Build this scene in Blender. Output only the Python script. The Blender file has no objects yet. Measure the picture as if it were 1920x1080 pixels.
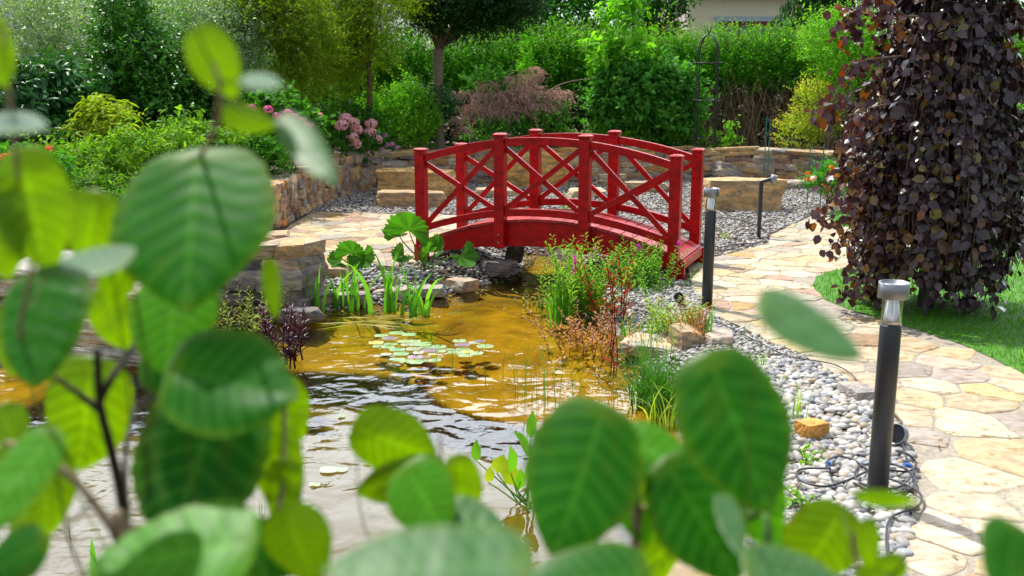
import bpy, math, random
import numpy as np
from mathutils import Vector, Matrix
R = math.radians
S = bpy.context.scene
rng = np.random.default_rng(7)
random.seed(7)

# ------------------------------------------------------------------ camera, sky, sun, exposure
F_PX, PITCH, CAM_H = 1818.0, 0.2047, 1.5
cam = bpy.data.cameras.new("camera")
cam.sensor_width = 36.0
cam.lens = F_PX / 1920 * 36.0
cam.clip_start, cam.clip_end = 0.05, 2000
cam.dof.use_dof = True
cam.dof.focus_distance = 6.2
cam.dof.aperture_fstop = 4.3
camo = bpy.data.objects.new("camera", cam)
S.collection.objects.link(camo)
camo.location = (0, 0, CAM_H)
camo.rotation_euler = (math.pi / 2 - PITCH, 0, 0)
S.camera = camo

SUN_EL, SUN_AZ = R(63), R(-38)          # azimuth from +Y towards +X
sd_ = Vector((math.cos(SUN_EL) * math.sin(SUN_AZ), math.cos(SUN_EL) * math.cos(SUN_AZ), math.sin(SUN_EL)))
sun = bpy.data.lights.new("sun", 'SUN')
sun.energy, sun.angle, sun.color = 5.0, R(0.6), (1.0, 0.955, 0.88)
suno = bpy.data.objects.new("sun", sun)
suno.rotation_euler = sd_.to_track_quat('Z', 'Y').to_euler()
suno.location = sd_ * 30
S.collection.objects.link(suno)

W = bpy.data.worlds.new("World")
S.world = W
W.use_nodes = True
nt = W.node_tree
nt.nodes.clear()
def wn(t, **k):
    n = nt.nodes.new(t)
    for a, b in k.items(): setattr(n, a, b)
    return n
sky = wn('ShaderNodeTexSky', sky_type='NISHITA', sun_disc=False)
sky.sun_elevation, sky.sun_rotation = SUN_EL, SUN_AZ
sky.air_density, sky.dust_density = 1.0, 1.5
bg1 = wn('ShaderNodeBackground'); bg1.inputs[1].default_value = 0.10
bg2 = wn('ShaderNodeBackground'); bg2.inputs[0].default_value = (0.84, 0.90, 1.0, 1); bg2.inputs[1].default_value = 1.25
tc = wn('ShaderNodeTexCoord'); mp = wn('ShaderNodeMapping'); mp.inputs['Scale'].default_value = (1, 1, 2.6)
mp.inputs['Location'].default_value = (3.1, 1.7, 0.4)
nz = wn('ShaderNodeTexNoise'); nz.inputs['Scale'].default_value = 2.1; nz.inputs['Detail'].default_value = 9; nz.inputs['Roughness'].default_value = .58
cr = wn('ShaderNodeValToRGB'); cr.color_ramp.elements[0].position = .40; cr.color_ramp.elements[1].position = .56
mx = wn('ShaderNodeMixShader'); ow = wn('ShaderNodeOutputWorld')
L = nt.links.new
sx_ = wn('ShaderNodeSeparateXYZ'); L(tc.outputs['Generated'], sx_.inputs[0])
def mrange(src, a, b, c=0., d=1.):
    n = wn('ShaderNodeMapRange', interpolation_type='SMOOTHSTEP'); n.inputs[1].default_value = a; n.inputs[2].default_value = b; n.inputs[3].default_value = c; n.inputs[4].default_value = d; L(src, n.inputs[0]); return n.outputs[0]
def mmul(a, b): n = wn('ShaderNodeMath', operation='MULTIPLY'); L(a, n.inputs[0]); L(b, n.inputs[1]); return n.outputs[0]
bank = mmul(mmul(mrange(sx_.outputs[2], .02, .16), mrange(sx_.outputs[2], .52, .80, 1., 0.)), mrange(sx_.outputs[1], .2, .7))   # unseen cloud to the north, added bright to lift the pond reflection
cs = wn('ShaderNodeMath', operation='MULTIPLY_ADD'); cs.inputs[1].default_value = 3.0; cs.inputs[2].default_value = .8; L(bank, cs.inputs[0]); L(cs.outputs[0], bg2.inputs[1])
L(tc.outputs['Generated'], mp.inputs[0]); L(mp.outputs[0], nz.inputs['Vector']); L(nz.outputs[0], cr.inputs[0])
L(sky.outputs[0], bg1.inputs[0]); mxx = wn('ShaderNodeMath', operation='MULTIPLY_ADD', use_clamp=True); mxx.inputs[1].default_value = .55; L(bank, mxx.inputs[0]); L(cr.outputs[0], mxx.inputs[2]); L(mxx.outputs[0], mx.inputs[0]); L(bg1.outputs[0], mx.inputs[1]); L(bg2.outputs[0], mx.inputs[2]); L(mx.outputs[0], ow.inputs[0])

S.view_settings.view_transform = 'Standard'
S.view_settings.look = 'None'
S.view_settings.exposure = 0.44
S.view_settings.gamma = 1
S.cycles.use_denoising = True
S.cycles.max_bounces = 8
S.cycles.transparent_max_bounces = 12
S.cycles.caustics_reflective = False
S.cycles.caustics_refractive = False

# ------------------------------------------------------------------ photograph -> place
def ray(px, py):
    x = (px - 960) / F_PX; u = -(py - 540) / F_PX
    c, s = math.cos(PITCH), math.sin(PITCH)
    return np.array([x, c + u * s, -s + u * c])
def G(px, py, z=0.0):                       # point on the level z seen at that pixel
    r = ray(px, py); t = (z - CAM_H) / r[2]
    return np.array([r[0] * t, r[1] * t, z])
def V(px, py, Y):                           # point at distance Y
    r = ray(px, py); t = Y / r[1]
    return np.array([r[0] * t, Y, CAM_H + r[2] * t])
def PX(Y): return Y / F_PX                  # metres per pixel at distance Y (about)
def Gs(pts, z=0.0): return np.array([G(a, b, z)[:2] for a, b in pts])

# ------------------------------------------------------------------ mesh building
class MB:
    def __init__(s): s.v = []; s.f = []; s.c = []; s.n = 0; s.sm = []
    def add(s, v, faces, col=(1, 1, 1), smooth=False):
        v = np.asarray(v, float).reshape(-1, 3)
        c = np.asarray(col, float)
        if c.ndim == 1: c = np.tile(c, (len(v), 1))
        s.v.append(v); s.c.append(c)
        if isinstance(faces, np.ndarray): faces = [faces]
        for f in faces:
            f = np.asarray(f, int)
            if f.ndim == 1: f = f[None]
            s.f.append(f + s.n); s.sm.append(smooth)
        s.n += len(v)
        return s
    def build(s, name, mat, parent=None, bevel=0):
        me = bpy.data.meshes.new(name)
        v = np.concatenate(s.v); c = np.concatenate(s.c)
        me.vertices.add(len(v)); me.vertices.foreach_set('co', v.ravel().astype(np.float32))
        tot = np.concatenate([np.full(len(f), f.shape[1]) for f in s.f])
        loops = np.concatenate([f.ravel() for f in s.f])
        sm = np.concatenate([np.full(len(f), b) for f, b in zip(s.f, s.sm)])
        me.loops.add(len(loops)); me.loops.foreach_set('vertex_index', loops.astype(np.int32))
        me.polygons.add(len(tot))
        me.polygons.foreach_set('loop_start', np.concatenate([[0], np.cumsum(tot)[:-1]]).astype(np.int32))
        me.polygons.foreach_set('loop_total', tot.astype(np.int32))
        me.polygons.foreach_set('use_smooth', sm)
        at = me.color_attributes.new('Col', 'FLOAT_COLOR', 'POINT')
        at.data.foreach_set('color', np.hstack([c, np.ones((len(c), 1))]).ravel().astype(np.float32))
        me.update(calc_edges=True); me.validate()
        me.materials.append(mat)
        o = bpy.data.objects.new(name, me)
        S.collection.objects.link(o)
        if parent is not None:
            o.parent = parent
            o.location = -parent.location            # geometry is written in world coordinates
        if bevel:
            m = o.modifiers.new('bevel', 'BEVEL'); m.width = bevel; m.segments = 2; m.limit_method = 'ANGLE'
        return o
def tag(o, label, cat, group=None):
    o['label'] = label; o['category'] = cat
    if group: o['group'] = group
    return o
def thing(name, loc, label, cat, group=None):
    o = bpy.data.objects.new(name, None); o.empty_display_size = .1
    S.collection.objects.link(o); o.location = Vector([float(a) for a in loc])
    return tag(o, label, cat, group)
def struct(o, kind='structure'): o['kind'] = kind; return o

def norm(a): return a / np.maximum(np.linalg.norm(a, axis=-1, keepdims=True), 1e-9)
BOXF = np.array([[0, 3, 2, 1], [4, 5, 6, 7], [0, 1, 5, 4], [1, 2, 6, 5], [2, 3, 7, 6], [3, 0, 4, 7]])
def box(mb, c, d, ax=None, col=(1, 1, 1)):
    c = np.array(c, float); d = np.array(d, float) / 2
    ax = np.eye(3) if ax is None else np.array(ax)
    s = np.array([[-1, -1, -1], [1, -1, -1], [1, 1, -1], [-1, 1, -1], [-1, -1, 1], [1, -1, 1], [1, 1, 1], [-1, 1, 1]])
    return mb.add(c + (s * d) @ ax, BOXF, col)
def beam(mb, p0, p1, w, h, up=(0, 0, 1), col=(1, 1, 1)):    # w across, h along up
    p0 = np.array(p0, float); p1 = np.array(p1, float)
    a = p1 - p0; l = np.linalg.norm(a); a = a / l
    up = np.array(up, float); up = up - a * (up @ a); up /= np.linalg.norm(up)
    return box(mb, (p0 + p1) / 2, (l, w, h), np.array([a, np.cross(up, a), up]), col)
def tube(mb, pts, rad, n=6, col=(1, 1, 1), cap=True):
    pts = np.array(pts, float); m = len(pts)
    rad = np.broadcast_to(np.array(rad, float), (m,))
    t = norm(np.gradient(pts, axis=0))
    ref = np.array([0.31, 0.17, 0.93]) if abs(t[0][2]) < .9 else np.array([1, 0.1, 0])
    a = norm(np.cross(t, ref)); b = np.cross(t, a)
    th = np.arange(n) / n * 2 * np.pi
    v = pts[:, None] + rad[:, None, None] * (np.cos(th)[None, :, None] * a[:, None] + np.sin(th)[None, :, None] * b[:, None])
    i = np.arange(m - 1)[:, None] * n; j = np.arange(n)[None]; k = (j + 1) % n
    f = np.stack([i + j, i + k, i + n + k, i + n + j], -1).reshape(-1, 4)
    mb.add(v.reshape(-1, 3), f, col, True)
    if cap:
        mb.add(v[0], np.arange(n)[::-1].copy(), col); mb.add(v[-1], np.arange(n), col)
    return mb
def lathe(mb, o, prof, n=32, col=(1, 1, 1), axis=None, smooth=True):
    prof = np.array(prof, float); th = np.arange(n) / n * 2 * np.pi
    v = np.stack([prof[:, None, 0] * np.cos(th), prof[:, None, 0] * np.sin(th), np.repeat(prof[:, 1:2], n, 1)], -1)
    if axis is not None: v = v @ np.array(axis)
    v = v + np.array(o)
    i = np.arange(len(prof) - 1)[:, None] * n; j = np.arange(n)[None]; k = (j + 1) % n
    return mb.add(v.reshape(-1, 3), np.stack([i + j, i + k, i + n + k, i + n + j], -1).reshape(-1, 4), col, smooth)
def smooth_path(pts, k=6):
    pts = np.array(pts, float); out = []
    P = np.vstack([2 * pts[0] - pts[1], pts, 2 * pts[-1] - pts[-2]])
    for i in range(1, len(P) - 2):
        for t in np.arange(k) / k:
            p0, p1, p2, p3 = P[i - 1:i + 3]
            out.append(.5 * ((2 * p1) + (p2 - p0) * t + (2 * p0 - 5 * p1 + 4 * p2 - p3) * t * t + (3 * p1 - p0 - 3 * p2 + p3) * t ** 3))
    out.append(pts[-1]); return np.array(out)
def snoise(p, seed=0, freq=1.0):            # cheap smooth noise, about -1..1
    r = np.random.default_rng(seed); o = 0
    for k in range(6):
        d = r.normal(size=3); o = o + np.sin(p @ d * freq * (1 + .6 * k) + r.uniform(0, 6.28)) / (1 + .5 * k)
    return o / 2.4

def cube_grid(n):                           # surface of a cube, n cells a side, unique verts per face
    vs, fs, k = [], [], 0
    g = np.linspace(-1, 1, n + 1)
    for ax in range(3):
        for s in (-1, 1):
            a, b = np.meshgrid(g, g, indexing='ij'); v = np.zeros((n + 1, n + 1, 3))
            v[..., ax] = s; v[..., (ax + 1) % 3] = a; v[..., (ax + 2) % 3] = b
            i, j = np.meshgrid(np.arange(n), np.arange(n), indexing='ij'); q = i * (n + 1) + j
            f = np.stack([q, q + n + 1, q + n + 2, q + 1], -1).reshape(-1, 4)
            if s < 0: f = f[:, ::-1]
            vs.append(v.reshape(-1, 3)); fs.append(f + k); k += (n + 1) ** 2
    v = np.concatenate(vs); f = np.concatenate(fs)
    key = np.round(v * 1000).astype(int); _, idx, inv = np.unique(key, axis=0, return_index=True, return_inverse=True)
    return v[idx], inv.reshape(-1)[f]
CG = {n: cube_grid(n) for n in (2, 3, 6, 9)}
def rock(mb, c, d, rz=0, tilt=(0, 0), seed=0, n=3, rough=.1, rnd=.35, col=(1, 1, 1), smooth=False):
    v, f = CG[n]; v = v.copy()
    ln = norm(v) * 1.25
    v = v * (1 - rnd) + ln * rnd
    r = np.random.default_rng(seed)
    v = v * (1 + .16 * r.normal(size=3) * 0)
    sk = r.normal(size=(3, 3)) * .05; v = v @ (np.eye(3) + sk)
    for ch in range(2):                     # chipped corners: cut planes
        pn = norm(r.normal(size=3)); dd = v @ pn; lim = np.max(dd) * r.uniform(.72, .92)
        v = v - np.outer(np.maximum(dd - lim, 0), pn) * .85
    nn = norm(v)
    v = v + nn * (snoise(v, seed, 2.2) * rough + snoise(v, seed + 9, 6) * rough * .45)[:, None]
    v = v * np.array(d) / 2
    ca, sa = math.cos(rz), math.sin(rz)
    tx, ty = tilt
    Rm = np.array(Matrix.Rotation(rz, 3, 'Z') @ Matrix.Rotation(ty, 3, 'Y') @ Matrix.Rotation(tx, 3, 'X'))
    v = v @ Rm.T + np.array(c)
    cc = np.array(col); 
    mb.add(v, f, np.clip(cc * (1 + .12 * snoise(v * 9, seed + 4)[:, None]), 0, 1), smooth)
    return mb

# leaf templates: u along, v across, w up
T_KITE = (np.array([[0, 0, 0], [.42, .5, .10], [1, 0, -.05], [.42, -.5, .10]]), np.array([[0, 2, 1], [0, 3, 2]]))
T_LEAF = (np.array([[0, 0, 0], [.22, .40, .07], [.62, .44, .03], [1, 0, -.16], [.62, -.44, .03], [.22, -.40, .07], [.3, 0, 0], [.65, 0, -.04]]),
          np.array([[0, 6, 1], [0, 5, 6], [1, 6, 2], [6, 7, 2], [6, 5, 7], [5, 4, 7], [2, 7, 3], [7, 4, 3]]))
T_ROUND = (np.array([[0, 0, 0], [.15, .42, .06], [.5, .56, .02], [.85, .34, -.04], [1.04, 0, -.12], [.85, -.34, -.04], [.5, -.56, .02], [.15, -.42, .06], [.5, 0, -.03]]),
           np.array([[8, 1, 0], [8, 2, 1], [8, 3, 2], [8, 4, 3], [8, 5, 4], [8, 6, 5], [8, 7, 6], [8, 0, 7]]))
def leaves(mb, c, d, nrm, ln, wd, col, T=T_KITE):
    n = len(c); d = norm(d); nrm = norm(nrm - d * np.sum(nrm * d, 1, keepdims=True)); b = np.cross(nrm, d)
    tv, tf = T; ln = np.broadcast_to(ln, (n,)); wd = np.broadcast_to(wd, (n,))
    v = c[:, None] + tv[None, :, 0:1] * (d * ln[:, None])[:, None] + tv[None, :, 1:2] * (b * wd[:, None])[:, None] + tv[None, :, 2:3] * (nrm * ln[:, None])[:, None]
    f = tf[None] + (np.arange(n) * len(tv))[:, None, None]
    mb.add(v.reshape(-1, 3), f.reshape(-1, 3), np.repeat(col, len(tv), 0), True)
def mixc(c1, c2, t): return np.array(c1)[None] * (1 - t[:, None]) + np.array(c2)[None] * t[:, None]

def clump_points(cl, n, shell=.5):          # cl: list of (center3, radii3)
    cen = np.array([c for c, r in cl]); rad = np.array([r for c, r in cl])
    w = np.prod(rad, 1) ** (.75); w /= w.sum()
    i = rng.choice(len(cl), n, p=w)
    d = norm(rng.normal(size=(n, 3)))
    d[:, 2] = np.where(rng.random(n) < .25, np.abs(d[:, 2]), d[:, 2])
    lump = 1 + .38 * snoise(d * 3 + cen[i] * 7, 3, 1.6)
    r = (shell + (1 - shell) * rng.random(n) ** .6) * lump
    return cen[i] + d * rad[i] * r[:, None], d
def vivid(c):
    c = np.array(c, float); return c * [1.02, 1.2, .6] if c[1] > c[0] * 1.2 and c[2] < .13 else c
def foliage(mb, cl, n, k=6, tl=.14, ll=.05, lw=.5, c1=(.05, .12, .02), c2=(.12, .22, .03), tip=None, up=.5, droop=0., spread=.9, shell=.5, T=T_KITE, shoot=.10, out=1., flat=.5, cut=None):
    c1, c2 = vivid(c1), vivid(c2); p, d = clump_points(cl, n, shell)
    if cut is not None: m = cut(p); p, d = p[m], d[m]; n = len(p)
    td = norm(d * out + np.array([0, 0, up]) + rng.normal(size=(n, 3)) * .45)
    L_ = tl * rng.uniform(.6, 1.4, n)
    if shoot: L_ = np.where(rng.random(n) < shoot, L_ * 2.2, L_)
    tv = rng.random(n)
    for j in range(k):
        t = (j + .5) / k
        base = p + td * (L_ * t)[:, None]; base[:, 2] -= droop * L_ * t * t
        side = norm(np.cross(td, rng.normal(size=(n, 3))))
        ld = norm(td * (1 - spread * .6) + side * spread + np.array([0, 0, -droop * 1.1]))
        nm = norm(np.array([0, 0, 1.]) * flat + rng.normal(size=(n, 3)) * .45 + d * .4)
        s = ll * rng.uniform(.6, 1.2, n) * (1 - .25 * abs(t - .5))
        cc = mixc(c1, c2, np.clip(tv * .6 + rng.random(n) * .4, 0, 1))
        if tip is not None:
            a = np.clip(t * 1.3 - .5, 0, 1) * rng.random(n); cc = cc * (1 - a[:, None]) + np.array(tip) * a[:, None]
        leaves(mb, base, ld, nm, s, s * lw, cc * rng.uniform(.75, 1.25, (n, 1)), T)
    return p
def branches(mb, base, tips, r0=.012, wob=.08, n=5, col=(.12, .08, .05), seg=6):
    for tp in tips:
        tp = np.array(tp); b = np.array(base) + rng.normal(size=3) * [r0 * 2, r0 * 2, 0]
        t = np.linspace(0, 1, seg)[:, None]
        pts = b * (1 - t) + tp * t
        pts[:, :2] = b[:2] + (tp - b)[:2] * (t ** 1.5)
        ln = np.linalg.norm(tp - b)
        pts[1:-1] += rng.normal(size=(seg - 2, 3)) * wob * ln * .5
        tube(mb, pts, np.linspace(r0, r0 * .25, seg), n, col)
def blades(mb, base, h, w, lean, c1, c2, seg=5, bend=1.0, tipw=.1):
    base = np.asarray(base, float); n = len(base)
    h = np.broadcast_to(h, (n,)); w = np.broadcast_to(w, (n,)); lean = np.asarray(lean, float)
    ln = np.linalg.norm(lean[:, :2], axis=1) + 1e-6
    hd = np.concatenate([lean[:, :2] / ln[:, None], np.zeros((n, 1))], 1)
    ang = rng.uniform(0, 6.28, n); side = np.stack([np.cos(ang), np.sin(ang), np.zeros(n)], 1)
    ts = np.linspace(0, 1, seg + 1); vv = []
    for t in ts:
        th = ln * (t * (.5 + bend * .5 * t))
        p = base + hd * (h * np.sin(np.minimum(th, 2.2)) * t)[:, None] + np.array([0, 0, 1]) * (h * t * np.cos(np.minimum(th, 2.2) * .8))[:, None]
        ww = w * (1 - t ** 2.2) * .5 + w * tipw * .1
        vv += [p - side * ww[:, None], p + side * ww[:, None]]
    v = np.stack(vv, 1); m = 2 * (seg + 1)
    f = np.array([[2 * i, 2 * i + 1, 2 * i + 3, 2 * i + 2] for i in range(seg)])
    F_ = (f[None] + (np.arange(n) * m)[:, None, None]).reshape(-1, 4)
    cc = mixc(c1, c2, rng.random(n)) * rng.uniform(.8, 1.2, (n, 1))
    mb.add(v.reshape(-1, 3), F_, np.repeat(cc, m, 0), True)

# ------------------------------------------------------------------ polygons
def inpoly(p, poly):
    x, y = p[:, 0], p[:, 1]; r = np.zeros(len(p), bool); n = len(poly)
    for i in range(n):
        x1, y1 = poly[i]; x2, y2 = poly[(i + 1) % n]
        c = ((y1 > y) != (y2 > y)); r ^= c & (x < (x2 - x1) * (y - y1) / (y2 - y1 + 1e-12) + x1)
    return r
def polydist(p, poly, closed=True):
    d = np.full(len(p), 1e9); near = np.zeros((len(p), 2)); n = len(poly)
    for i in range(n if closed else n - 1):
        a, b = poly[i], poly[(i + 1) % n]; ab = b - a
        t = np.clip(((p - a) @ ab) / (ab @ ab + 1e-12), 0, 1); q = a + t[:, None] * ab
        dd = np.linalg.norm(p - q, axis=1); m = dd < d; d[m] = dd[m]; near[m] = q[m]
    return d, near
def sdist(p, poly):                          # positive outside
    d, _ = polydist(p, poly); return np.where(inpoly(p, poly), -d, d)
def rpoly(poly, n):
    lo, hi = poly.min(0), poly.max(0); out = []
    a = abs(np.sum(poly[:, 0] * np.roll(poly[:, 1], -1) - poly[:, 1] * np.roll(poly[:, 0], -1))) / 2
    k = int(n * np.prod(hi - lo) / a); p = lo + rng.random((k, 2)) * (hi - lo)
    return p[inpoly(p, poly)]

# ------------------------------------------------------------------ materials
def mat(name, base=None, rough=.6, spec=.4, metal=0, var=.25, nscale=8, bump=0., bscale=30, transl=0., tcol=(1.25, 1.35, .35), tex=None, coat=0, detail=6):
    m = bpy.data.materials.new(name); m.use_nodes = True; t = m.node_tree; N = t.nodes; N.clear(); K = t.links.new
    out = N.new('ShaderNodeOutputMaterial'); bs = N.new('ShaderNodeBsdfPrincipled')
    bs.inputs['Roughness'].default_value = rough; bs.inputs['Specular IOR Level'].default_value = spec; bs.inputs['Metallic'].default_value = metal
    bs.inputs['Coat Weight'].default_value = coat
    if base is None:
        a = N.new('ShaderNodeAttribute'); a.attribute_name = 'Col'; col = a.outputs['Color']
    else:
        a = N.new('ShaderNodeRGB'); a.outputs[0].default_value = (*base, 1); col = a.outputs[0]
    tcn = N.new('ShaderNodeTexCoord')
    if var:
        nz = N.new('ShaderNodeTexNoise'); nz.inputs['Scale'].default_value = nscale; nz.inputs['Detail'].default_value = detail; nz.inputs['Roughness'].default_value = .65
        K(tcn.outputs['Object'], nz.inputs['Vector'])
        mr = N.new('ShaderNodeMapRange'); mr.inputs[1].default_value = .3; mr.inputs[2].default_value = .7; mr.inputs[3].default_value = 1 - var; mr.inputs[4].default_value = 1 + var
        K(nz.outputs[0], mr.inputs[0])
        mu = N.new('ShaderNodeVectorMath'); mu.operation = 'SCALE'; K(col, mu.inputs[0]); K(mr.outputs[0], mu.inputs['Scale']); col = mu.outputs[0]
    if tex: col = tex(t, tcn, col)
    K(col, bs.inputs['Base Color'])
    if bump:
        nb = N.new('ShaderNodeTexNoise'); nb.inputs['Scale'].default_value = bscale; nb.inputs['Detail'].default_value = 8; K(tcn.outputs['Object'], nb.inputs['Vector'])
        b = N.new('ShaderNodeBump'); b.inputs['Strength'].default_value = bump; b.inputs['Distance'].default_value = .01; K(nb.outputs[0], b.inputs['Height']); K(b.outputs[0], bs.inputs['Normal'])
    sh = bs.outputs[0]
    if transl:
        tr = N.new('ShaderNodeBsdfTranslucent'); v = N.new('ShaderNodeVectorMath'); v.operation = 'MULTIPLY'; v.inputs[1].default_value = tcol; K(col, v.inputs[0]); K(v.outputs[0], tr.inputs[0])
        mi = N.new('ShaderNodeMixShader'); mi.inputs[0].default_value = transl; K(sh, mi.inputs[1]); K(tr.outputs[0], mi.inputs[2]); sh = mi.outputs[0]
    K(sh, out.inputs[0]); return m
M_leaf = mat('leaf', rough=.55, spec=.14, var=0, transl=.47)
M_gloss = mat('glossy_leaf', rough=.36, spec=.30, var=0, transl=.3)
M_beech = mat('copper_leaf', rough=.30, spec=.6, var=0, transl=.2, tcol=(1.9, .7, .35))
M_petal = mat('petal', rough=.6, spec=.2, var=0, transl=.35, tcol=(1.1, .9, 1.0))
M_bark = mat('bark', rough=.85, spec=.2, var=.35, nscale=25, bump=.8, bscale=60)
def stonetex(t, tcn, col):
    N = t.nodes; K = t.links.new
    nz = N.new('ShaderNodeTexNoise'); nz.inputs['Scale'].default_value = 5; nz.inputs['Detail'].default_value = 8; nz.inputs['Roughness'].default_value = .7; nz.inputs['Distortion'].default_value = .8
    mp = N.new('ShaderNodeMapping'); mp.inputs['Scale'].default_value = (1, 1, 3); K(tcn.outputs['Object'], mp.inputs[0]); K(mp.outputs[0], nz.inputs['Vector'])
    r = N.new('ShaderNodeValToRGB'); e = r.color_ramp.elements; e[0].position = .34; e[0].color = (.40, .40, .46, 1); e[1].position = .62; e[1].color = (1.45, 1.12, .78, 1)
    x = r.color_ramp.elements.new(.5); x.color = (.92, .88, .82, 1)
    K(nz.outputs[0], r.inputs[0]); v = N.new('ShaderNodeVectorMath'); v.operation = 'MULTIPLY'; K(col, v.inputs[0]); K(r.outputs[0], v.inputs[1]); return v.outputs[0]
M_stone = mat('stone', rough=.8, spec=.3, var=.25, nscale=22, bump=1.0, bscale=24, tex=stonetex)
M_peb = mat('pebble', rough=.55, spec=.35, var=.12, nscale=40)
def flagtex(t, tcn, col):
    N = t.nodes; K = t.links.new
    mp = N.new('ShaderNodeMapping'); mp.inputs['Scale'].default_value = (3, 9, 5); mp.inputs['Rotation'].default_value = (0, 0, .5); K(tcn.outputs['Object'], mp.inputs[0])
    nz = N.new('ShaderNodeTexNoise'); nz.inputs['Scale'].default_value = 2.4; nz.inputs['Detail'].default_value = 9; nz.inputs['Roughness'].default_value = .7; nz.inputs['Distortion'].default_value = 1.2; K(mp.outputs[0], nz.inputs['Vector'])
    r = N.new('ShaderNodeValToRGB'); e = r.color_ramp.elements; e[0].position = .36; e[0].color = (.50, .33, .19, 1); e[1].position = .62; e[1].color = (1.05, 1.03, 1.0, 1)
    x = r.color_ramp.elements.new(.44); x.color = (.99, .92, .76, 1)
    K(nz.outputs[0], r.inputs[0])
    v = N.new('ShaderNodeVectorMath'); v.operation = 'MULTIPLY'; K(col, v.inputs[0]); K(r.outputs[0], v.inputs[1]); return v.outputs[0]
M_flag = mat('flagstone', rough=.75, spec=.25, var=.28, nscale=13, bump=.9, bscale=22, tex=flagtex)
M_mortar = mat('mortar', (.30, .26, .205), rough=.95, var=.3, nscale=40, bump=.7, bscale=80)
def woodtex(t, tcn, col):
    N = t.nodes; K = t.links.new
    nz = N.new('ShaderNodeTexNoise'); nz.inputs['Scale'].default_value = 2; nz.inputs['Detail'].default_value = 8; nz.inputs['Roughness'].default_value = .75; mp = N.new('ShaderNodeMapping'); mp.inputs['Rotation'].default_value = (0, 0, .385); mp.inputs['Scale'].default_value = (2.5, 9, 9); K(tcn.outputs['Object'], mp.inputs[0]); K(mp.outputs[0], nz.inputs['Vector'])
    r = N.new('ShaderNodeValToRGB'); e = r.color_ramp.elements; e[0].position = .34; e[0].color = (.45, .35, .35, 1); e[1].position = .56; e[1].color = (1, 1, 1, 1)
    K(nz.outputs[0], r.inputs[0])
    v = N.new('ShaderNodeVectorMath'); v.operation = 'MULTIPLY'; K(col, v.inputs[0]); K(r.outputs[0], v.inputs[1]); return v.outputs[0]
M_red = mat('red_painted_wood', rough=.38, spec=.22, var=.15, nscale=30, bump=.25, bscale=45, tex=woodtex)
M_metal = mat('brushed_aluminium', (.27, .28, .30), rough=.40, metal=.85, var=.05)
M_chrome = mat('chrome_reflector', (.85, .85, .86), rough=.08, metal=1, var=0)
M_dark = mat('anthracite_paint', (.022, .026, .034), rough=.36, spec=.5, var=.15, nscale=4)
M_black = mat('black_rubber', (.012, .013, .016), rough=.45, spec=.5, var=.1)
M_blue = mat('blue_plastic', (.02, .12, .45), rough=.4, var=0)
M_iron = mat('black_iron', (.015, .015, .017), rough=.4, spec=.5, var=.1)
def glassmat():
    m = bpy.data.materials.new('clear_cover'); m.use_nodes = True; t = m.node_tree; t.nodes.clear(); K = t.links.new
    o = t.nodes.new('ShaderNodeOutputMaterial'); tr = t.nodes.new('ShaderNodeBsdfTransparent'); tr.inputs[0].default_value = (.93, .95, .95, 1)
    g = t.nodes.new('ShaderNodeBsdfGlossy'); g.inputs['Roughness'].default_value = .03; f = t.nodes.new('ShaderNodeFresnel'); f.inputs[0].default_value = 1.5
    x = t.nodes.new('ShaderNodeMixShader'); x.inputs[0].default_value = .3; K(tr.outputs[0], x.inputs[1]); K(g.outputs[0], x.inputs[2]); K(x.outputs[0], o.inputs[0]); return m
M_glass = glassmat()
def watermat():
    m = bpy.data.materials.new('pond_water'); m.use_nodes = True; t = m.node_tree; t.nodes.clear(); K = t.links.new; N = t.nodes.new
    o = N('ShaderNodeOutputMaterial'); tr = N('ShaderNodeBsdfTransparent'); tr.inputs[0].default_value = (.95, .86, .42, 1)
    g = N('ShaderNodeBsdfGlossy'); g.inputs['Roughness'].default_value = .015
    f = N('ShaderNodeFresnel'); f.inputs[0].default_value = 1.52
    tc = N('ShaderNodeTexCoord'); mp = N('ShaderNodeMapping'); mp.inputs['Scale'].default_value = (1.0, 1.15, 1); mp.inputs['Rotation'].default_value = (0, 0, .35); K(tc.outputs['Object'], mp.inputs[0])
    n1 = N('ShaderNodeTexNoise'); n1.inputs['Scale'].default_value = 4.5; n1.inputs['Detail'].default_value = 1.5; n1.inputs['Distortion'].default_value = .5; K(mp.outputs[0], n1.inputs['Vector'])
    n2 = N('ShaderNodeTexNoise'); n2.inputs['Scale'].default_value = 14; n2.inputs['Detail'].default_value = 2; n2.inputs['Distortion'].default_value = .8; K(mp.outputs[0], n2.inputs['Vector'])
    sx = N('ShaderNodeSeparateXYZ'); K(tc.outputs['Object'], sx.inputs[0])
    mr = N('ShaderNodeMapRange'); mr.inputs[1].default_value = -1.6; mr.inputs[2].default_value = .3; mr.inputs[3].default_value = .5; mr.inputs[4].default_value = .10; K(sx.outputs[0], mr.inputs[0])
    mu = N('ShaderNodeMath'); mu.operation = 'MULTIPLY'; K(n2.outputs[0], mu.inputs[0]); K(mr.outputs[0], mu.inputs[1])
    m2 = N('ShaderNodeMath'); m2.operation = 'MULTIPLY'; m2.inputs[1].default_value = .38; K(mu.outputs[0], m2.inputs[0])
    ad = N('ShaderNodeMath'); K(n1.outputs[0], ad.inputs[0]); K(m2.outputs[0], ad.inputs[1])
    b = N('ShaderNodeBump'); b.inputs['Strength'].default_value = 1; b.inputs['Distance'].default_value = .013; K(ad.outputs[0], b.inputs['Height'])
    K(b.outputs[0], g.inputs['Normal']); K(b.outputs[0], f.inputs['Normal'])
    x = N('ShaderNodeMixShader'); K(f.outputs[0], x.inputs[0]); K(tr.outputs[0], x.inputs[1]); K(g.outputs[0], x.inputs[2]); K(x.outputs[0], o.inputs[0]); return m
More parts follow.
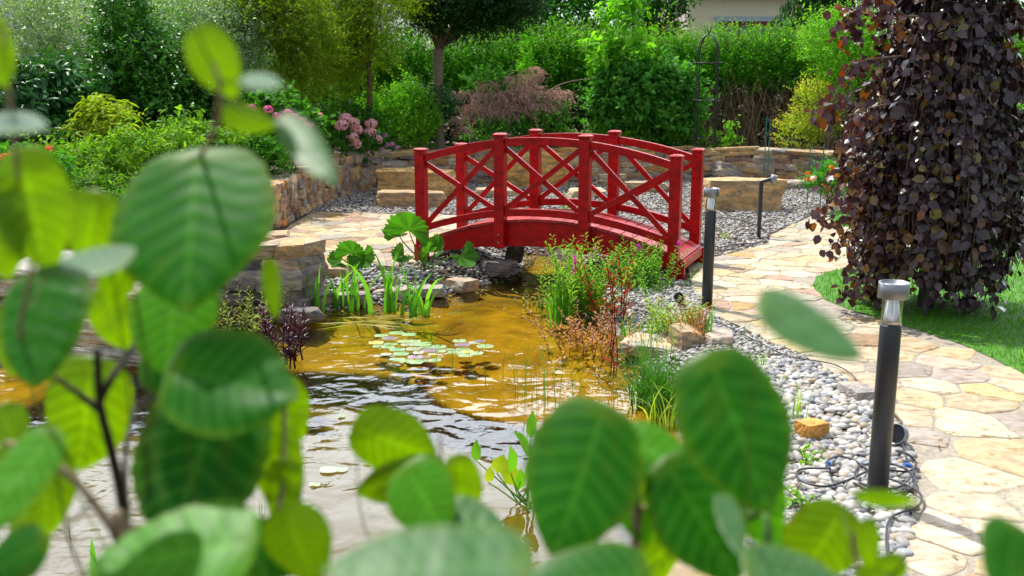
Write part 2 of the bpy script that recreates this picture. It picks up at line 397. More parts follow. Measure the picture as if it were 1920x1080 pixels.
M_water = watermat()

# ------------------------------------------------------------------ ground plan
ZW = -0.12
pond = np.array(list(Gs([(1440, 1080), (1400, 930), (1350, 800), (1300, 742), (1215, 690), (1180, 652), (1150, 622), (1105, 600), (1065, 572), (1045, 530), (1058, 490)], ZW))
    + [(.62, 8.6), (.35, 9.3), (.1, 9.5), (-.08, 9.2), (.0, 8.6)]
    + list(Gs([(985, 482), (968, 512), (915, 535), (840, 552), (760, 566), (640, 578), (560, 592), (500, 606), (400, 618), (250, 650), (150, 668), (0, 690), (-300, 740)], ZW)) + [(-3.6, 3.5), (-3.2, 1.9), (-.5, 1.7), (.75, 1.9)])
lawn = np.array(list(Gs([(1980, 735), (1920, 706), (1860, 674), (1800, 647), (1720, 621), (1650, 601), (1590, 582), (1545, 563), (1524, 541), (1530, 521), (1560, 510), (1620, 500), (1700, 488), (1735, 470), (1700, 440), (1600, 432), (1560, 420), (1545, 405), (1570, 396), (1640, 388), (1800, 372)])) + [(9, 12.5), (12, 12), (12, 2), (2.3, 3.2)])
path = np.array(list(Gs([(1690, 1230), (1690, 1080), (1706, 1000), (1712, 950), (1716, 900), (1712, 860), (1700, 830), (1692, 790), (1660, 760), (1600, 724), (1560, 702), (1500, 664), (1440, 642), (1390, 614), (1335, 592), (1312, 566), (1296, 532), (1288, 500), (1330, 487), (1440, 458), (1445, 442), (1530, 402), (1560, 396), (1640, 400), (1800, 400), (1900, 520)])) + [(3.3, 6.0), (3.6, 3.0), (1.9, 1.9), (1.0, 1.7)])
terr = Gs([(530, 436), (543, 424), (590, 397), (740, 403), (862, 404), (900, 440), (850, 470), (790, 492), (700, 497), (640, 500), (590, 505), (500, 500), (470, 470)])
gravel_far = np.array(list(Gs([(570, 402), (600, 378), (640, 366), (690, 352), (720, 346), (1000, 344), (1330, 338), (1530, 352), (1560, 398), (1445, 442), (1440, 460), (1290, 505), (1240, 540), (1200, 600), (1100, 600), (900, 470), (860, 405)])))
bank_r = Gs([(1690, 1150), (1690, 1080), (1706, 1000), (1716, 900), (1700, 830), (1660, 760), (1560, 702), (1500, 664), (1440, 642), (1335, 592), (1296, 530), (1240, 520), (1080, 560), (1200, 700), (1300, 780), (1400, 1000), (1430, 1150)])
bank_l = Gs([(590, 498), (700, 494), (790, 488), (850, 466), (960, 440), (1010, 460), (1000, 520), (900, 550), (760, 575), (600, 590), (540, 560)])
shelf1 = np.array(list(Gs([(300, 655), (420, 632), (560, 622), (740, 606), (830, 607), (960, 640), (1050, 676), (1150, 712), (1230, 765), (1300, 850), (1340, 1000)], ZW - .1)) + [(.6, 2.0), (-3.0, 2.1), (-3.3, 3.5)])
shelf2 = np.array(list(Gs([(250, 705), (420, 700), (560, 712), (680, 716), (752, 722), (800, 748), (850, 785), (960, 812), (1050, 830), (1150, 860), (1240, 1000)], ZW - .2)) + [(.4, 2.1), (-2.8, 2.3), (-3.1, 3.4)])

def H(p):
    s = sdist(p, pond)
    z = np.where(s > 0, -.135 + .135 * np.clip(s / .28, 0, 1) ** .8, -.135 - .05 * np.clip(-s / .12, 0, 1))
    s1 = sdist(p, shelf1); sm_ = lambda a: a * a * (3 - 2 * a)
    z = z - .06 * sm_(np.clip(-s1 / .16, 0, 1)) * (s < 0)
    s2 = sdist(p, shelf2); z = z - .22 * sm_(np.clip(-s2 / .13, 0, 1)) * (s < 0)
    far = (np.abs(p[:, 0]) > 8) | (p[:, 1] > 10.5) | (p[:, 1] < 1)
    return np.where(far, 0, z)
gx = np.unique(np.round(np.concatenate([-np.geomspace(3.9, 400, 16), np.arange(-3.8, 3.0, .03), np.geomspace(3.1, 400, 16)]), 4))
gy = np.unique(np.round(np.concatenate([-np.geomspace(.5, 300, 12), [0, .6, 1.1], np.arange(1.4, 9.8, .03), np.geomspace(9.9, 700, 18)]), 4))
X_, Y_ = np.meshgrid(gx, gy, indexing='ij'); P2 = np.stack([X_.ravel(), Y_.ravel()], 1)
hz = H(P2); hz = hz + .006 * snoise(np.c_[P2, hz] * 6, 5) * (hz < -.1)
i, j = np.meshgrid(np.arange(len(gx) - 1), np.arange(len(gy) - 1), indexing='ij'); q = i * len(gy) + j
def groundtex(t, tcn, col):
    N = t.nodes; K = t.links.new
    g = N.new('ShaderNodeNewGeometry'); s = N.new('ShaderNodeSeparateXYZ'); K(g.outputs['Normal'], s.inputs[0])
    p = N.new('ShaderNodeSeparateXYZ'); K(g.outputs['Position'], p.inputs[0])
    n1 = N.new('ShaderNodeTexNoise'); n1.inputs['Scale'].default_value = 3.2; n1.inputs['Detail'].default_value = 8; n1.inputs['Roughness'].default_value = .7; K(tcn.outputs['Object'], n1.inputs['Vector'])
    r = N.new('ShaderNodeValToRGB'); e = r.color_ramp.elements; e[0].position = .32; e[0].color = (.14, .095, .010, 1); e[1].position = .66; e[1].color = (.42, .30, .020, 1)
    K(n1.outputs[0], r.inputs[0])
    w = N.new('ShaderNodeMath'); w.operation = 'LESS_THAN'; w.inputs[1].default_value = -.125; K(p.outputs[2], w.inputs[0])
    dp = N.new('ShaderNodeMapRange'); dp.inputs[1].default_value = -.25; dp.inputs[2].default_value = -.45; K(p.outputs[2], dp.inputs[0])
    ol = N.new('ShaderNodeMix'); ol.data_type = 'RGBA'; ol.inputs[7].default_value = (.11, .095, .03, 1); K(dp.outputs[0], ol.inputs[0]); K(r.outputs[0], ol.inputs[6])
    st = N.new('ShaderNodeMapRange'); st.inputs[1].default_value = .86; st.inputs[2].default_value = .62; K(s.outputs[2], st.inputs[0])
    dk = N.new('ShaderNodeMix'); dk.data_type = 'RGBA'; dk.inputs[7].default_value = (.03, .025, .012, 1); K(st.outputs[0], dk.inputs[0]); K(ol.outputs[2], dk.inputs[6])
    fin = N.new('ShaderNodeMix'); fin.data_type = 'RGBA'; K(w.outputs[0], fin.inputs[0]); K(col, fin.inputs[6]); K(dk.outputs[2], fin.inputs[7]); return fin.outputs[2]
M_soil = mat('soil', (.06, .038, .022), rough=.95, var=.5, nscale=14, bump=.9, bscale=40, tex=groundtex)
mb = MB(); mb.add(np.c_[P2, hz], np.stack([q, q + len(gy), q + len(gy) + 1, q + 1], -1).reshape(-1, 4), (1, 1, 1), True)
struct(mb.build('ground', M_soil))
mb = MB()
wgx, wgy = np.arange(-3.9, 3.0, .15), np.arange(1.4, 9.75, .15)
WX, WY = np.meshgrid(wgx, wgy, indexing='ij'); i, j = np.meshgrid(np.arange(len(wgx) - 1), np.arange(len(wgy) - 1), indexing='ij'); q = i * len(wgy) + j
quads = np.stack([q, q + len(wgy), q + len(wgy) + 1, q + 1], -1).reshape(-1, 4)
wp = np.stack([WX.ravel(), WY.ravel()], 1); keep = sdist(wp[quads].mean(1), pond) < .2
mb.add(np.c_[wp, np.full(len(wp), ZW)], quads[keep], (1, 1, 1), True)
struct(mb.build('water', M_water))

def sheet(name, poly, z, m, kind='structure'):
    mb = MB(); from mathutils.geometry import tessellate_polygon
    tr = tessellate_polygon([[Vector((a, b, 0)) for a, b in poly]])
    f = np.array(tr); v = np.c_[poly, np.full(len(poly), z)]
    a = v[f[:, 1]] - v[f[:, 0]]; b = v[f[:, 2]] - v[f[:, 0]]; fl = (a[:, 0] * b[:, 1] - a[:, 1] * b[:, 0]) < 0; f[fl] = f[fl][:, ::-1]
    mb.add(v, f); return struct(mb.build(name, m), kind)
M_grassbase = mat('lawn_base', (.06, .18, .012), rough=.9, var=.4, nscale=30, bump=.8, bscale=120)
sheet('lawn', lawn, .010, M_grassbase)

# flagstones: clipped voronoi cells
def clip(poly, pn, d):
    out = []; n = len(poly)
    for i in range(n):
        a, b = poly[i], poly[(i + 1) % n]; da, db = a @ pn - d, b @ pn - d
        if da <= 0: out.append(a)
        if da * db < 0: out.append(a + (b - a) * (da / (da - db)))
    return out
PAL_FLAG = [((.44, .37, .27), 5), ((.46, .37, .23), 3), ((.42, .26, .11), .8), ((.36, .25, .20), 1.0), ((.32, .30, .27), 2.4), ((.49, .44, .35), 5), ((.34, .24, .16), 1)]
pcs = np.array([c for c, w in PAL_FLAG]); pws = np.array([w for c, w in PAL_FLAG]); pws = pws / pws.sum()
def flags(mb, poly, cx, cy, rot=0, z0=.004, avoid=None):
    ca, sa = math.cos(rot), math.sin(rot); Rm = np.array([[ca, -sa], [sa, ca]])
    pl = poly @ Rm; lo, hi = pl.min(0) - cx, pl.max(0) + cx
    gx_, gy_ = np.meshgrid(np.arange(lo[0], hi[0], cx), np.arange(lo[1], hi[1], cy), indexing='ij')
    s = np.stack([gx_, gy_], -1); s[:, 1::2, 0] += cx * .5; s = s.reshape(-1, 2); s = s + rng.uniform(-.46, .46, s.shape) * [cx, cy]
    s = s[rng.random(len(s)) > .26]
    near = sdist(s, pl) < cx
    for k in np.nonzero(near)[0]:
        c = s[k]; dd = np.linalg.norm(s - c, axis=1); nb = np.argsort(dd)[1:18]
        cell = [c + np.array(o) * cx * 1.6 for o in ((-1, -1), (1, -1), (1, 1), (-1, 1))]
        g = rng.uniform(.003, .008)
        for b in nb:
            pn = (s[b] - c) / dd[b]; cell = clip(cell, pn, pn @ (s[b] + c) / 2 - g)
            if len(cell) < 3: break
        if len(cell) < 3: continue
        cell = np.array(cell); pts = []
        for a, b in zip(cell, np.roll(cell, -1, 0)):
            L_ = np.linalg.norm(b - a); m = max(1, int(L_ / .05))
            for t in range(m):
                p = a + (b - a) * t / m
                if t == 0 and rng.random() < .5: p = p * .95 + cell.mean(0) * .05
                pts.append(p + rng.normal(size=2) * .005)
        pts = np.array(pts); sd = sdist(pts, pl); out = sd > -.006
        if out.mean() > .6: continue
        if out.any():
            _, nr = polydist(pts[out], pl); pts[out] = nr
        cen = pts.mean(0)
        if not inpoly(cen[None], pl)[0]: continue
        zt = z0 + rng.uniform(.002, .006); n = len(pts)
        ring = lambda k_, z: np.c_[(cen + (pts - cen) * k_) @ Rm.T, z + rng.normal(size=n) * (.0012 if z > z0 + .004 else 0)]
        rad = np.mean(np.linalg.norm(pts - cen, axis=1)) + .001
        v = np.vstack([ring(1, z0 - .01), ring(1 - .0015 / rad, zt - .004), ring(1 - .009 / rad, zt), ring(.5, zt + .001), np.r_[cen @ Rm.T, zt + .001][None]])
        i_ = np.arange(n); k1 = (i_ + 1) % n
        fq = np.vstack([np.stack([i_ + r * n, k1 + r * n, k1 + (r + 1) * n, i_ + (r + 1) * n], -1) for r in range(3)])
        ft = np.stack([i_ + 3 * n, k1 + 3 * n, np.full(n, 4 * n)], -1)
        col = pcs[rng.choice(len(pcs), p=pws)] * rng.uniform(.86, 1.1) * (1 + rng.normal(size=3) * .03)
        mb.add(v, [fq, ft], np.clip(col * .93, 0, .8), True)
# path minus lawn: keep seeds outside the lawn
from mathutils.geometry import tessellate_polygon
for nm, poly, cx, cy, rot in (('path', path, .27, .19, .25), ('terrace', terr, .28, .2, -.1)):
    base = sheet(nm, poly, .006, M_mortar)
    mb = MB(); flags(mb, poly, cx, cy, rot, .008)
    offs = np.concatenate([[0], np.cumsum([len(a) for a in mb.v])]); out = MB()
    for idx in range(len(mb.v)):
        v = mb.v[idx].copy()
        if nm == 'path':
            if sdist(v[-1:, :2], lawn)[0] < .02: continue
            s = sdist(v[:, :2], lawn); m = s < .004
            if m.any(): _, nr = polydist(v[m][:, :2], lawn); v[m, :2] = nr
        out.add(v, [mb.f[2 * idx] - offs[idx], mb.f[2 * idx + 1] - offs[idx]], mb.c[idx], False)
    o = out.build(nm + '_flagstones', M_flag); struct(o)

# ------------------------------------------------------------------ pebbles
def ico(sub):
    import bmesh
    b = bmesh.new(); bmesh.ops.create_icosphere(b, subdivisions=sub, radius=1); v = np.array([x.co[:] for x in b.verts]); f = np.array([[y.index for y in x.verts] for x in b.faces]); b.free(); return v, f
ICO = {1: ico(1), 2: ico(2)}
PEBC = np.array([(.50, .48, .44), (.40, .39, .37), (.62, .59, .54), (.30, .31, .33), (.52, .44, .34), (.22, .23, .25), (.42, .33, .22), (.68, .66, .62), (.36, .38, .42)])
PEBW = np.array([4, 4, 4, 2.4, 2, 1, .7, 3, 2.]); PEBW /= PEBW.sum()
def pebbles(mb, p, r0, r1, sub, lift=.35, layers=True, bright=1.):
    n = len(p); r = r0 + (r1 - r0) * rng.random(n) ** 2.0
    z = H(p) + r * lift * rng.uniform(.2, 1.9, n)
    sc = np.stack([r * rng.uniform(1., 1.5, n), r * rng.uniform(.75, 1.1, n), r * rng.uniform(.45, .8, n)], 1)
    a = rng.uniform(0, 6.28, n); t = rng.normal(size=n) * .25
    v, f = ICO[sub]; nv = len(v)
    q = v[None] * sc[:, None]; q = q * (1 + .10 * np.sin(v[None, :, 0] * 2 + a[:, None]) * 1)[..., None]
    x = q[..., 0] * np.cos(t)[:, None] - q[..., 2] * np.sin(t)[:, None]; zz = q[..., 0] * np.sin(t)[:, None] + q[..., 2] * np.cos(t)[:, None]
    X = x * np.cos(a)[:, None] - q[..., 1] * np.sin(a)[:, None]; Y = x * np.sin(a)[:, None] + q[..., 1] * np.cos(a)[:, None]
    P = np.stack([X + p[:, 0:1], Y + p[:, 1:2], zz + z[:, None]], -1)
    c = PEBC[rng.choice(len(PEBC), n, p=PEBW)] * rng.uniform(.8, 1.15, (n, 1)) * bright * .66
    mb.add(P.reshape(-1, 3), (f[None] + (np.arange(n) * nv)[:, None, None]).reshape(-1, 3), np.repeat(c, nv, 0), True)
def not_path(p, m=.03): return (sdist(p, path) > m) & (sdist(p, terr) > m)
p = rpoly(bank_r, 12500); p = p[not_path(p, -.015) & (sdist(p, pond) > -.12)]
mb = MB(); nearm = p[:, 1] < 5.2
pebbles(mb, p[nearm], .007, .027, 2); pebbles(mb, p[~nearm], .009, .019, 1)
struct(mb.build('pebble_bank', M_peb), 'stuff')['label'] = 'pale rounded pebbles between the pond and the flagstone path'
p = rpoly(bank_l, 3600); p = p[not_path(p, -.01) & (sdist(p, pond) > -.08)]
mb = MB(); pebbles(mb, p, .010, .024, 1)
struct(mb.build('pebble_shore', M_peb), 'stuff')['label'] = 'pebbles on the shore below the left end of the red bridge'
p = rpoly(gravel_far, 26000); p = p[not_path(p, .0) & (sdist(p, pond) > -.05) & (sdist(p, lawn) > .02)]
mb = MB(); pebbles(mb, p, .010, .022, 1, bright=1.05)
struct(mb.build('gravel', M_peb), 'stuff')['label'] = 'grey gravel spread behind the red bridge up to the stone wall'
M_grit = mat('grit', (.30, .28, .25), rough=.9, var=.45, nscale=45, bump=.8, bscale=70)


# ------------------------------------------------------------------ lawn blades
p = rpoly(lawn, 150000)
d = np.linalg.norm(p, axis=1); vis = (p[:, 1] > 3.0) & (np.abs(p[:, 0]) < p[:, 1] * .72 + .3)
w = np.clip((6.0 / d) ** 2, .12, 1.0)
p = p[vis & (rng.random(len(p)) < w * 1.0)]
edge = sdist(p, lawn) > -.01
mb = MB(); n = len(p); dd = np.linalg.norm(p, axis=1)
blades(mb, np.c_[p, np.full(n, .008)], rng.uniform(.018, .040, n), .0035 * np.clip(dd / 4, 1, 3), rng.normal(size=(n, 3)) * .55, (.05, .20, .006), (.11, .32, .012), seg=2, bend=.5)
struct(mb.build('lawn_grass', M_leaf), 'stuff')['label'] = 'short mown bright green grass around the copper beech'

# ------------------------------------------------------------------ raised beds and dry stone wall
wl = [G(470, 470), G(500, 438), G(532, 424), G(585, 392), G(630, 373), G(675, 360), G(720, 351), G(800, 347), G(920, 343), G(1060, 340), G(1200, 338), G(1340, 338), G(1450, 342), G(1545, 350), G(1640, 352)]
wallp = smooth_path(np.array(wl)[:, :2], 5)
wd_ = norm(np.gradient(wallp, axis=0)); wallb = wallp + np.c_[-wd_[:, 1], wd_[:, 0]] * .17
bed = np.array(list(wallb) + [(9.5, 14.8), (14, 17), (14, 60), (-30, 60), (-30, 7.8), (-4.2, 7.6), (-3.2, 8.3)])
mb = MB(); f = np.array(tessellate_polygon([[Vector((a, b, 0)) for a, b in bed]])); v = np.c_[bed, np.full(len(bed), .37)]
a = v[f[:, 1]] - v[f[:, 0]]; b = v[f[:, 2]] - v[f[:, 0]]; fl = (a[:, 0] * b[:, 1] - a[:, 1] * b[:, 0]) < 0; f[fl] = f[fl][:, ::-1]
mb.add(v, f); n = len(bed); v2 = np.vstack([v, np.c_[bed, np.zeros(n)]]); i_ = np.arange(n); k1 = (i_ + 1) % n
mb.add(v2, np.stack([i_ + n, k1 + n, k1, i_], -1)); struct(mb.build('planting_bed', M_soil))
PW = [((.44, .32, .19), 3), ((.36, .27, .19), 3), ((.50, .37, .19), 2.5), ((.30, .28, .29), 2), ((.40, .36, .32), 2), ((.52, .28, .11), 1), ((.50, .44, .34), 2), ((.36, .25, .21), 1)]
PWg = [((.24, .23, .24), 3), ((.30, .28, .27), 3), ((.38, .31, .22), 2.5), ((.20, .18, .19), 1.5), ((.46, .32, .17), 1.5)]
def walk(pts):
    seg = np.linalg.norm(np.diff(pts, axis=0), axis=1); s = np.r_[0, np.cumsum(seg)]
    def at(t):
        k = min(max(np.searchsorted(s, t) - 1, 0), len(seg) - 1); u = (t - s[k]) / seg[k]
        return pts[k] + (pts[k + 1] - pts[k]) * u, (pts[k + 1] - pts[k]) / seg[k]
    return s[-1], at
def stone_wall(mb, pts, h0, h1, z0=-.02, thick=.22, hs=(.05, .11), ls=(.10, .32), pal=PW, side=1, cap=True, n=3, jit=.02):
    T_, at = walk(pts); pc = np.array([c for c, w in pal]); pw = np.array([w for c, w in pal]); pw = pw / pw.sum()
    z = z0; row = 0
    while True:
        hgt = rng.uniform(*hs); last = z + hgt > min(h0, h1) - hs[0] * .6
        t = rng.uniform(-.1, 0)
        while t < T_:
            L_ = rng.uniform(*ls) * (1.4 if last and cap else 1)
            p, d = at(min(max(t + L_ / 2, 0), T_)); top = h0 + (h1 - h0) * min(max((t + L_ / 2) / T_, 0), 1)
            sc = (top - z0) / (min(h0, h1) - z0)
            nrm = np.array([d[1], -d[0]]) * side
            th = thick * rng.uniform(.85, 1.1) + (.05 if last and cap else 0)
            hh = hgt * rng.uniform(.82, 1.05) * sc
            c = np.r_[p + nrm * (-th / 2 + rng.normal() * jit), z0 + (z + hgt / 2 - z0) * sc]
            rock(mb, c, (L_ * 1.16, th * 1.05, hh * 1.22), math.atan2(d[1], d[0]) + rng.normal() * .05, (rng.normal() * .05, rng.normal() * .05), int(rng.integers(1e6)), n, .07, .18, pc[rng.choice(len(pc), p=pw)] * rng.uniform(.8, 1.15))
            t += L_
        z += hgt; row += 1
        if last: break
    # dark earth core behind the joints
    m = max(8, int(T_ / .25)); q = [at(t) for t in np.linspace(0.02, T_ - .02, m)]
    hh = np.linspace(h0, h1, m) - .05
    A = np.array([np.r_[p + np.array([d[1], -d[0]]) * side * -.11, 0] for p, d in q]); B = np.array([np.r_[p + np.array([d[1], -d[0]]) * side * -(thick - .04), 0] for p, d in q])
    v = np.vstack([A + [0, 0, z0], A + np.c_[0 * hh, 0 * hh, hh], B + np.c_[0 * hh, 0 * hh, hh], B + [0, 0, z0]])
    i_ = np.arange(m - 1); fs = [np.stack([i_ + a * m, i_ + 1 + a * m, i_ + 1 + b * m, i_ + b * m], -1) for a, b in ((0, 1), (1, 2), (2, 3))]
    mb.add(v, fs, (.10, .08, .06))
k = int(len(wallp) * .42)
mb = MB(); stone_wall(mb, wallp[:31], .40, .50, hs=(.045, .13), ls=(.09, .24))
stone_wall(mb, wallp[30:], .50, .50, hs=(.05, .11), ls=(.16, .55), thick=.26)
ow_ = mb.build('stone_wall', M_stone); tag(ow_, 'long curved dry stone retaining wall in front of the planting beds', 'stone wall')
# stacked slabs by the pond
mb = MB()
sp = np.array([G(395, 600, ZW)[:2], G(440, 597, ZW)[:2], G(560, 592, ZW)[:2], G(597, 580, ZW)[:2]])
stone_wall(mb, sp, .34, .34, z0=-.25, hs=(.07, .12), ls=(.16, .36), pal=PWg, thick=.3, jit=.035, n=3, cap=False)
box(mb, np.r_[sp[1:3].mean(0) + [-.15, .30], .0], (.60, .30, .4), None, (.1, .08, .06))
pp = V(550, 452, 7.1); rock(mb, pp + [-.02, 0, -.05], (.36, .26, .05), .2, seed=3, n=6, col=(.50, .24, .08))
rock(mb, V(500, 440, 7.2) + [0, .1, -.04], (.26, .3, .08), .2, seed=13, n=6, col=(.36, .27, .18))
tag(mb.build('slab_stack', M_stone), 'stacked grey slate slabs at the pond edge, an orange slab on top', 'stone wall')
# cascade
cas = thing('garden_waterfall', (*G(215, 650, ZW)[:2], ZW), 'stepped stone cascade of wet slabs running into the left of the pond', 'waterfall')
M_wet = mat('wet_stone', rough=.18, spec=.8, var=.35, nscale=14, bump=1.0, bscale=50)
for k_, (px, py, w_, z) in enumerate([(195, 668, 170, -.10), (205, 645, 190, -.03), (195, 620, 190, .05), (205, 595, 180, .12), (215, 566, 180, .19), (170, 545, 240, .26), (100, 520, 240, .33), (110, 500, 180, .40)]):
    c = G(px, py, z + .02); mb = MB(); sc = PX(c[1])
    rock(mb, c + [0, .22, -.05], (w_ * sc * 1.25, .62, .12), rng.normal() * .2, (0.02, 0), 50 + k_, 6, .07, .15, [(.42, .34, .22), (.30, .27, .22), (.36, .27, .15)][k_ % 3])
    mb.build('step', M_wet, cas)
mb = MB(); c0 = G(170, 600, .0)
box(mb, c0 + [-.2, .9, -.0], (1.3, 1.2, .45), None, (.08, .06, .04)); mb.build('earth_core', M_stone, cas)

# ------------------------------------------------------------------ boulders
OCH = (.54, .36, .15); GRY = (.33, .31, .29); TAN = (.44, .36, .25)
def boulder(px, pyb, wpx, hpx, dep, rz, col, label, seed, z=0., rnd=.22, name='boulder', tilt=(0, 0), grp=None, bury=.12):
    c = G(px, pyb, z); s = PX(c[1]); w_, h_ = wpx * s, hpx * s
    mb = MB(); rock(mb, c + [0, dep / 2, h_ / 2 - h_ * bury], (w_, dep, h_ * (1 + bury)), rz, tilt, seed, 9, .085, rnd, col)
    return tag(mb.build(name, M_stone), label, 'rock', grp)
boulder(782, 371, 150, 54, .45, -.1, OCH, 'long ochre boulder against the stone wall behind the left end of the bridge', 11)
boulder(766, 390, 118, 30, .42, .0, (.42, .31, .2), 'flat brown slab lying in front of the long ochre boulder', 12, rnd=.12)
boulder(1005, 352, 120, 66, .5, .2, (.54, .35, .12), 'tall ochre boulder seen through the middle of the bridge', 13)
boulder(1368, 340, 74, 34, .5, .3, GRY, 'grey wedge shaped boulder behind the largest ochre block', 14, rnd=.4, tilt=(0, .3))
boulder(1394, 396, 146, 62, .5, -.12, (.48, .35, .19), 'largest ochre block with flat top behind the two far garden lamps', 15, rnd=.1)
boulder(1148, 348, 50, 22, .3, .1, TAN, 'small tan block on the gravel near the middle of the wall', 16)
boulder(1215, 362, 90, 20, .3, -.1, TAN, 'low tan slab on the gravel left of the big ochre block', 17, rnd=.15)
boulder(1100, 372, 70, 16, .35, .1, (.5, .42, .3), 'low pale slab on the gravel behind the bridge railing', 18, rnd=.15)
boulder(930, 372, 80, 18, .3, .2, (.40, .33, .27), 'flat brown grey slab behind the second bridge post', 19, rnd=.2)
boulder(905, 335, 60, 22, .3, .0, (.17, .17, .19), 'dark slate lump at the foot of the wall', 20)
boulder(1500, 356, 60, 16, .4, .0, GRY, 'low grey stone at the right foot of the wall', 21)
boulder(1527, 828, 60, 36, .09, .5, (.55, .28, .07), 'small orange stone lying on the pebbles near the front lamp', 22, rnd=.1)
boulder(1620, 757, 66, 26, .16, .3, (.32, .30, .29), 'flat grey stone at the edge of the path left of the front lamp', 23, rnd=.15)
boulder(1292, 662, 50, 46, .2, .3, (.34, .27, .18), 'brown mottled stone in the pebbles near the far pillar lamp', 24, z=-.04)
boulder(1352, 655, 60, 28, .2, .2, (.40, .37, .33), 'grey rounded stone right of the brown mottled stone', 25, z=-.02, rnd=.4)
boulder(1232, 668, 110, 20, .3, -.5, (.42, .38, .32), 'long pale slab on the pond edge behind the dark rush clump', 26, z=-.08, rnd=.15)
boulder(1335, 745, 60, 30, .2, .2, (.46, .38, .28), 'pale tan stone beside the rush clump', 27, z=-.05, rnd=.4)
for k_, (px, py, w_, h_, col, lb) in enumerate([
    (935, 512, 60, 22, (.16, .15, .16), 'dark slate tilted on the shore under the bridge'), (965, 490, 36, 26, (.14, .13, .14), 'dark slate block beside the water under the bridge arch'),
    (640, 572, 90, 20, (.22, .21, .23), 'dark flat slab behind the leftmost iris clump'), (730, 560, 70, 16, (.34, .30, .26), 'brown grey slab behind the middle iris clump'),
    (800, 556, 60, 16, (.26, .26, .29), 'blue grey slab on the shore right of the middle iris clump'), (865, 545, 50, 18, (.38, .33, .27), 'tan slab at the water below the bridge'),
    (725, 520, 46, 24, (.30, .28, .26), 'grey stone standing in the shore pebbles'), (620, 530, 90, 28, (.42, .31, .18), 'ochre slab between the slate stack and the shore'),
    (560, 605, 70, 24, (.16, .15, .16), 'dark slab at the foot of the slate stack')]):
    boulder(px, py, w_, h_, .2, rng.normal() * .3, col, lb, 60 + k_, z=ZW + .02 + (.06 if py < 535 else 0), rnd=.12, name='shore_slab', grp='slabs along the pond shore')

# ------------------------------------------------------------------ the red bridge
BX, BY, BYAW, BL, BW = 1.275, 7.55, -.385, 2.22, .827
bu = np.array([math.cos(BYAW), math.sin(BYAW), 0]); bv = np.array([-bu[1], bu[0], 0]); up3 = np.array([0, 0, 1.])
b0 = np.array([BX, BY, 0]) - bu * BL / 2
def BP(s, t, z): return b0 + bu * s + bv * t + up3 * z        # s -1.11..1.11, t 0..W
BR = thing('footbridge', b0 + bv * BW / 2, 'red painted arched wooden footbridge with crossed railings over the pond', 'bridge')
RED = (.44, .004, .006); RED2 = (.46, .05, .05)
AX = np.array([bu, bv, up3])
ss = (-1.11, -.37, .37, 1.11)
topz = lambda s: 1.065 - .1437 * s * s
lowz = lambda s: .48 - .157 * s * s
deckz = lambda s: .42 - .19 * s * s
botz = lambda s: .185 - .10 * s * s
def arc(mb, s0, s1, t, w, fz0, fz1, n=10, col=RED):
    s = np.linspace(s0, s1, n + 1)
    v = [];
    for a in s: v += [BP(a, t - w / 2, fz0(a)), BP(a, t + w / 2, fz0(a)), BP(a, t + w / 2, fz1(a)), BP(a, t - w / 2, fz1(a))]
    i_ = np.arange(n)[:, None] * 4; fs = []
    for a, b in ((0, 1), (1, 2), (2, 3), (3, 0)): fs.append(np.concatenate([i_ + b, i_ + a, i_ + 4 + a, i_ + 4 + b], 1))
    mb.add(np.array(v), fs + [np.array([[0, 1, 2, 3]]), np.array([[4 * n + 3, 4 * n + 2, 4 * n + 1, 4 * n]])], col)
PWD = .088
for t, side in ((0, -1), (BW, 1)):
    mb = MB(); arc(mb, -1.16, 1.16, t - side * .068, .045, botz, lambda s: deckz(s) - .030, 16); mb.build('arch_beam', M_red, BR, .003)
    for s in ss:
        end = abs(s) > 1; zt = .985 if end else 1.125; zb = 0.0 if end else .165
        mb = MB(); box(mb, BP(s, t, (zt - .028 + zb) / 2), (PWD, PWD, zt - .028 - zb), AX, RED); po = mb.build('post', M_red, BR, .005)
        mb = MB(); c = BP(s, t, zt - .014)
        h = PWD / 2 + .008; q = np.array([[-h, -h, -.012], [h, -h, -.012], [h, h, -.012], [-h, h, -.012], [-h, -h, .006], [h, -h, .006], [h, h, .006], [-h, h, .006]])
        q2 = q[4:].copy(); q2[:, :2] *= .55; q2[:, 2] = .016
        vv = np.vstack([q, q2]) @ AX + c
        mb.add(vv, [BOXF[[0, 2, 3, 4, 5]], np.array([[4, 5, 9, 8], [5, 6, 10, 9], [6, 7, 11, 10], [7, 4, 8, 11], [8, 9, 10, 11]])], RED); mb.build('post_cap', M_red, BR, .003)
        for zz in ((.09, .035) if end else (.215, .28)):
            mb = MB(); lathe(mb, BP(s, t + side * (PWD / 2 + .001), zz + (.05 if end else 0)), [(0.0001, .007), (.006, .006), (.009, .001), (.009, 0)], 12, (1, 1, 1), np.array([bu, up3, bv * side])); mb.build('bolt', M_metal, BR)
    for a, b in zip(ss[:-1], ss[1:]):
        a2, b2 = a + PWD / 2, b - PWD / 2
        mb = MB(); arc(mb, a2, b2, t, .045, lambda s: topz(s) - .032, lambda s: topz(s) + .032, 8); mb.build('handrail', M_red, BR, .003)
        mb = MB(); arc(mb, a2, b2, t, .045, lambda s: lowz(s) - .03, lambda s: lowz(s) + .03, 8); mb.build('lower_rail', M_red, BR, .003)
        for k_, (s0, s1) in enumerate(((a2, b2), (b2, a2))):
            off = .0125 if k_ else -.0125
            mb = MB(); beam(mb, BP(s0, t + off, lowz(s0) + .03), BP(s1, t + off, topz(s1) - .05), .024, .042, up=up3, col=RED); mb.build('cross_brace', M_red, BR, .002)
npl = 23; sl = np.linspace(-1.17, 1.17, npl + 1)
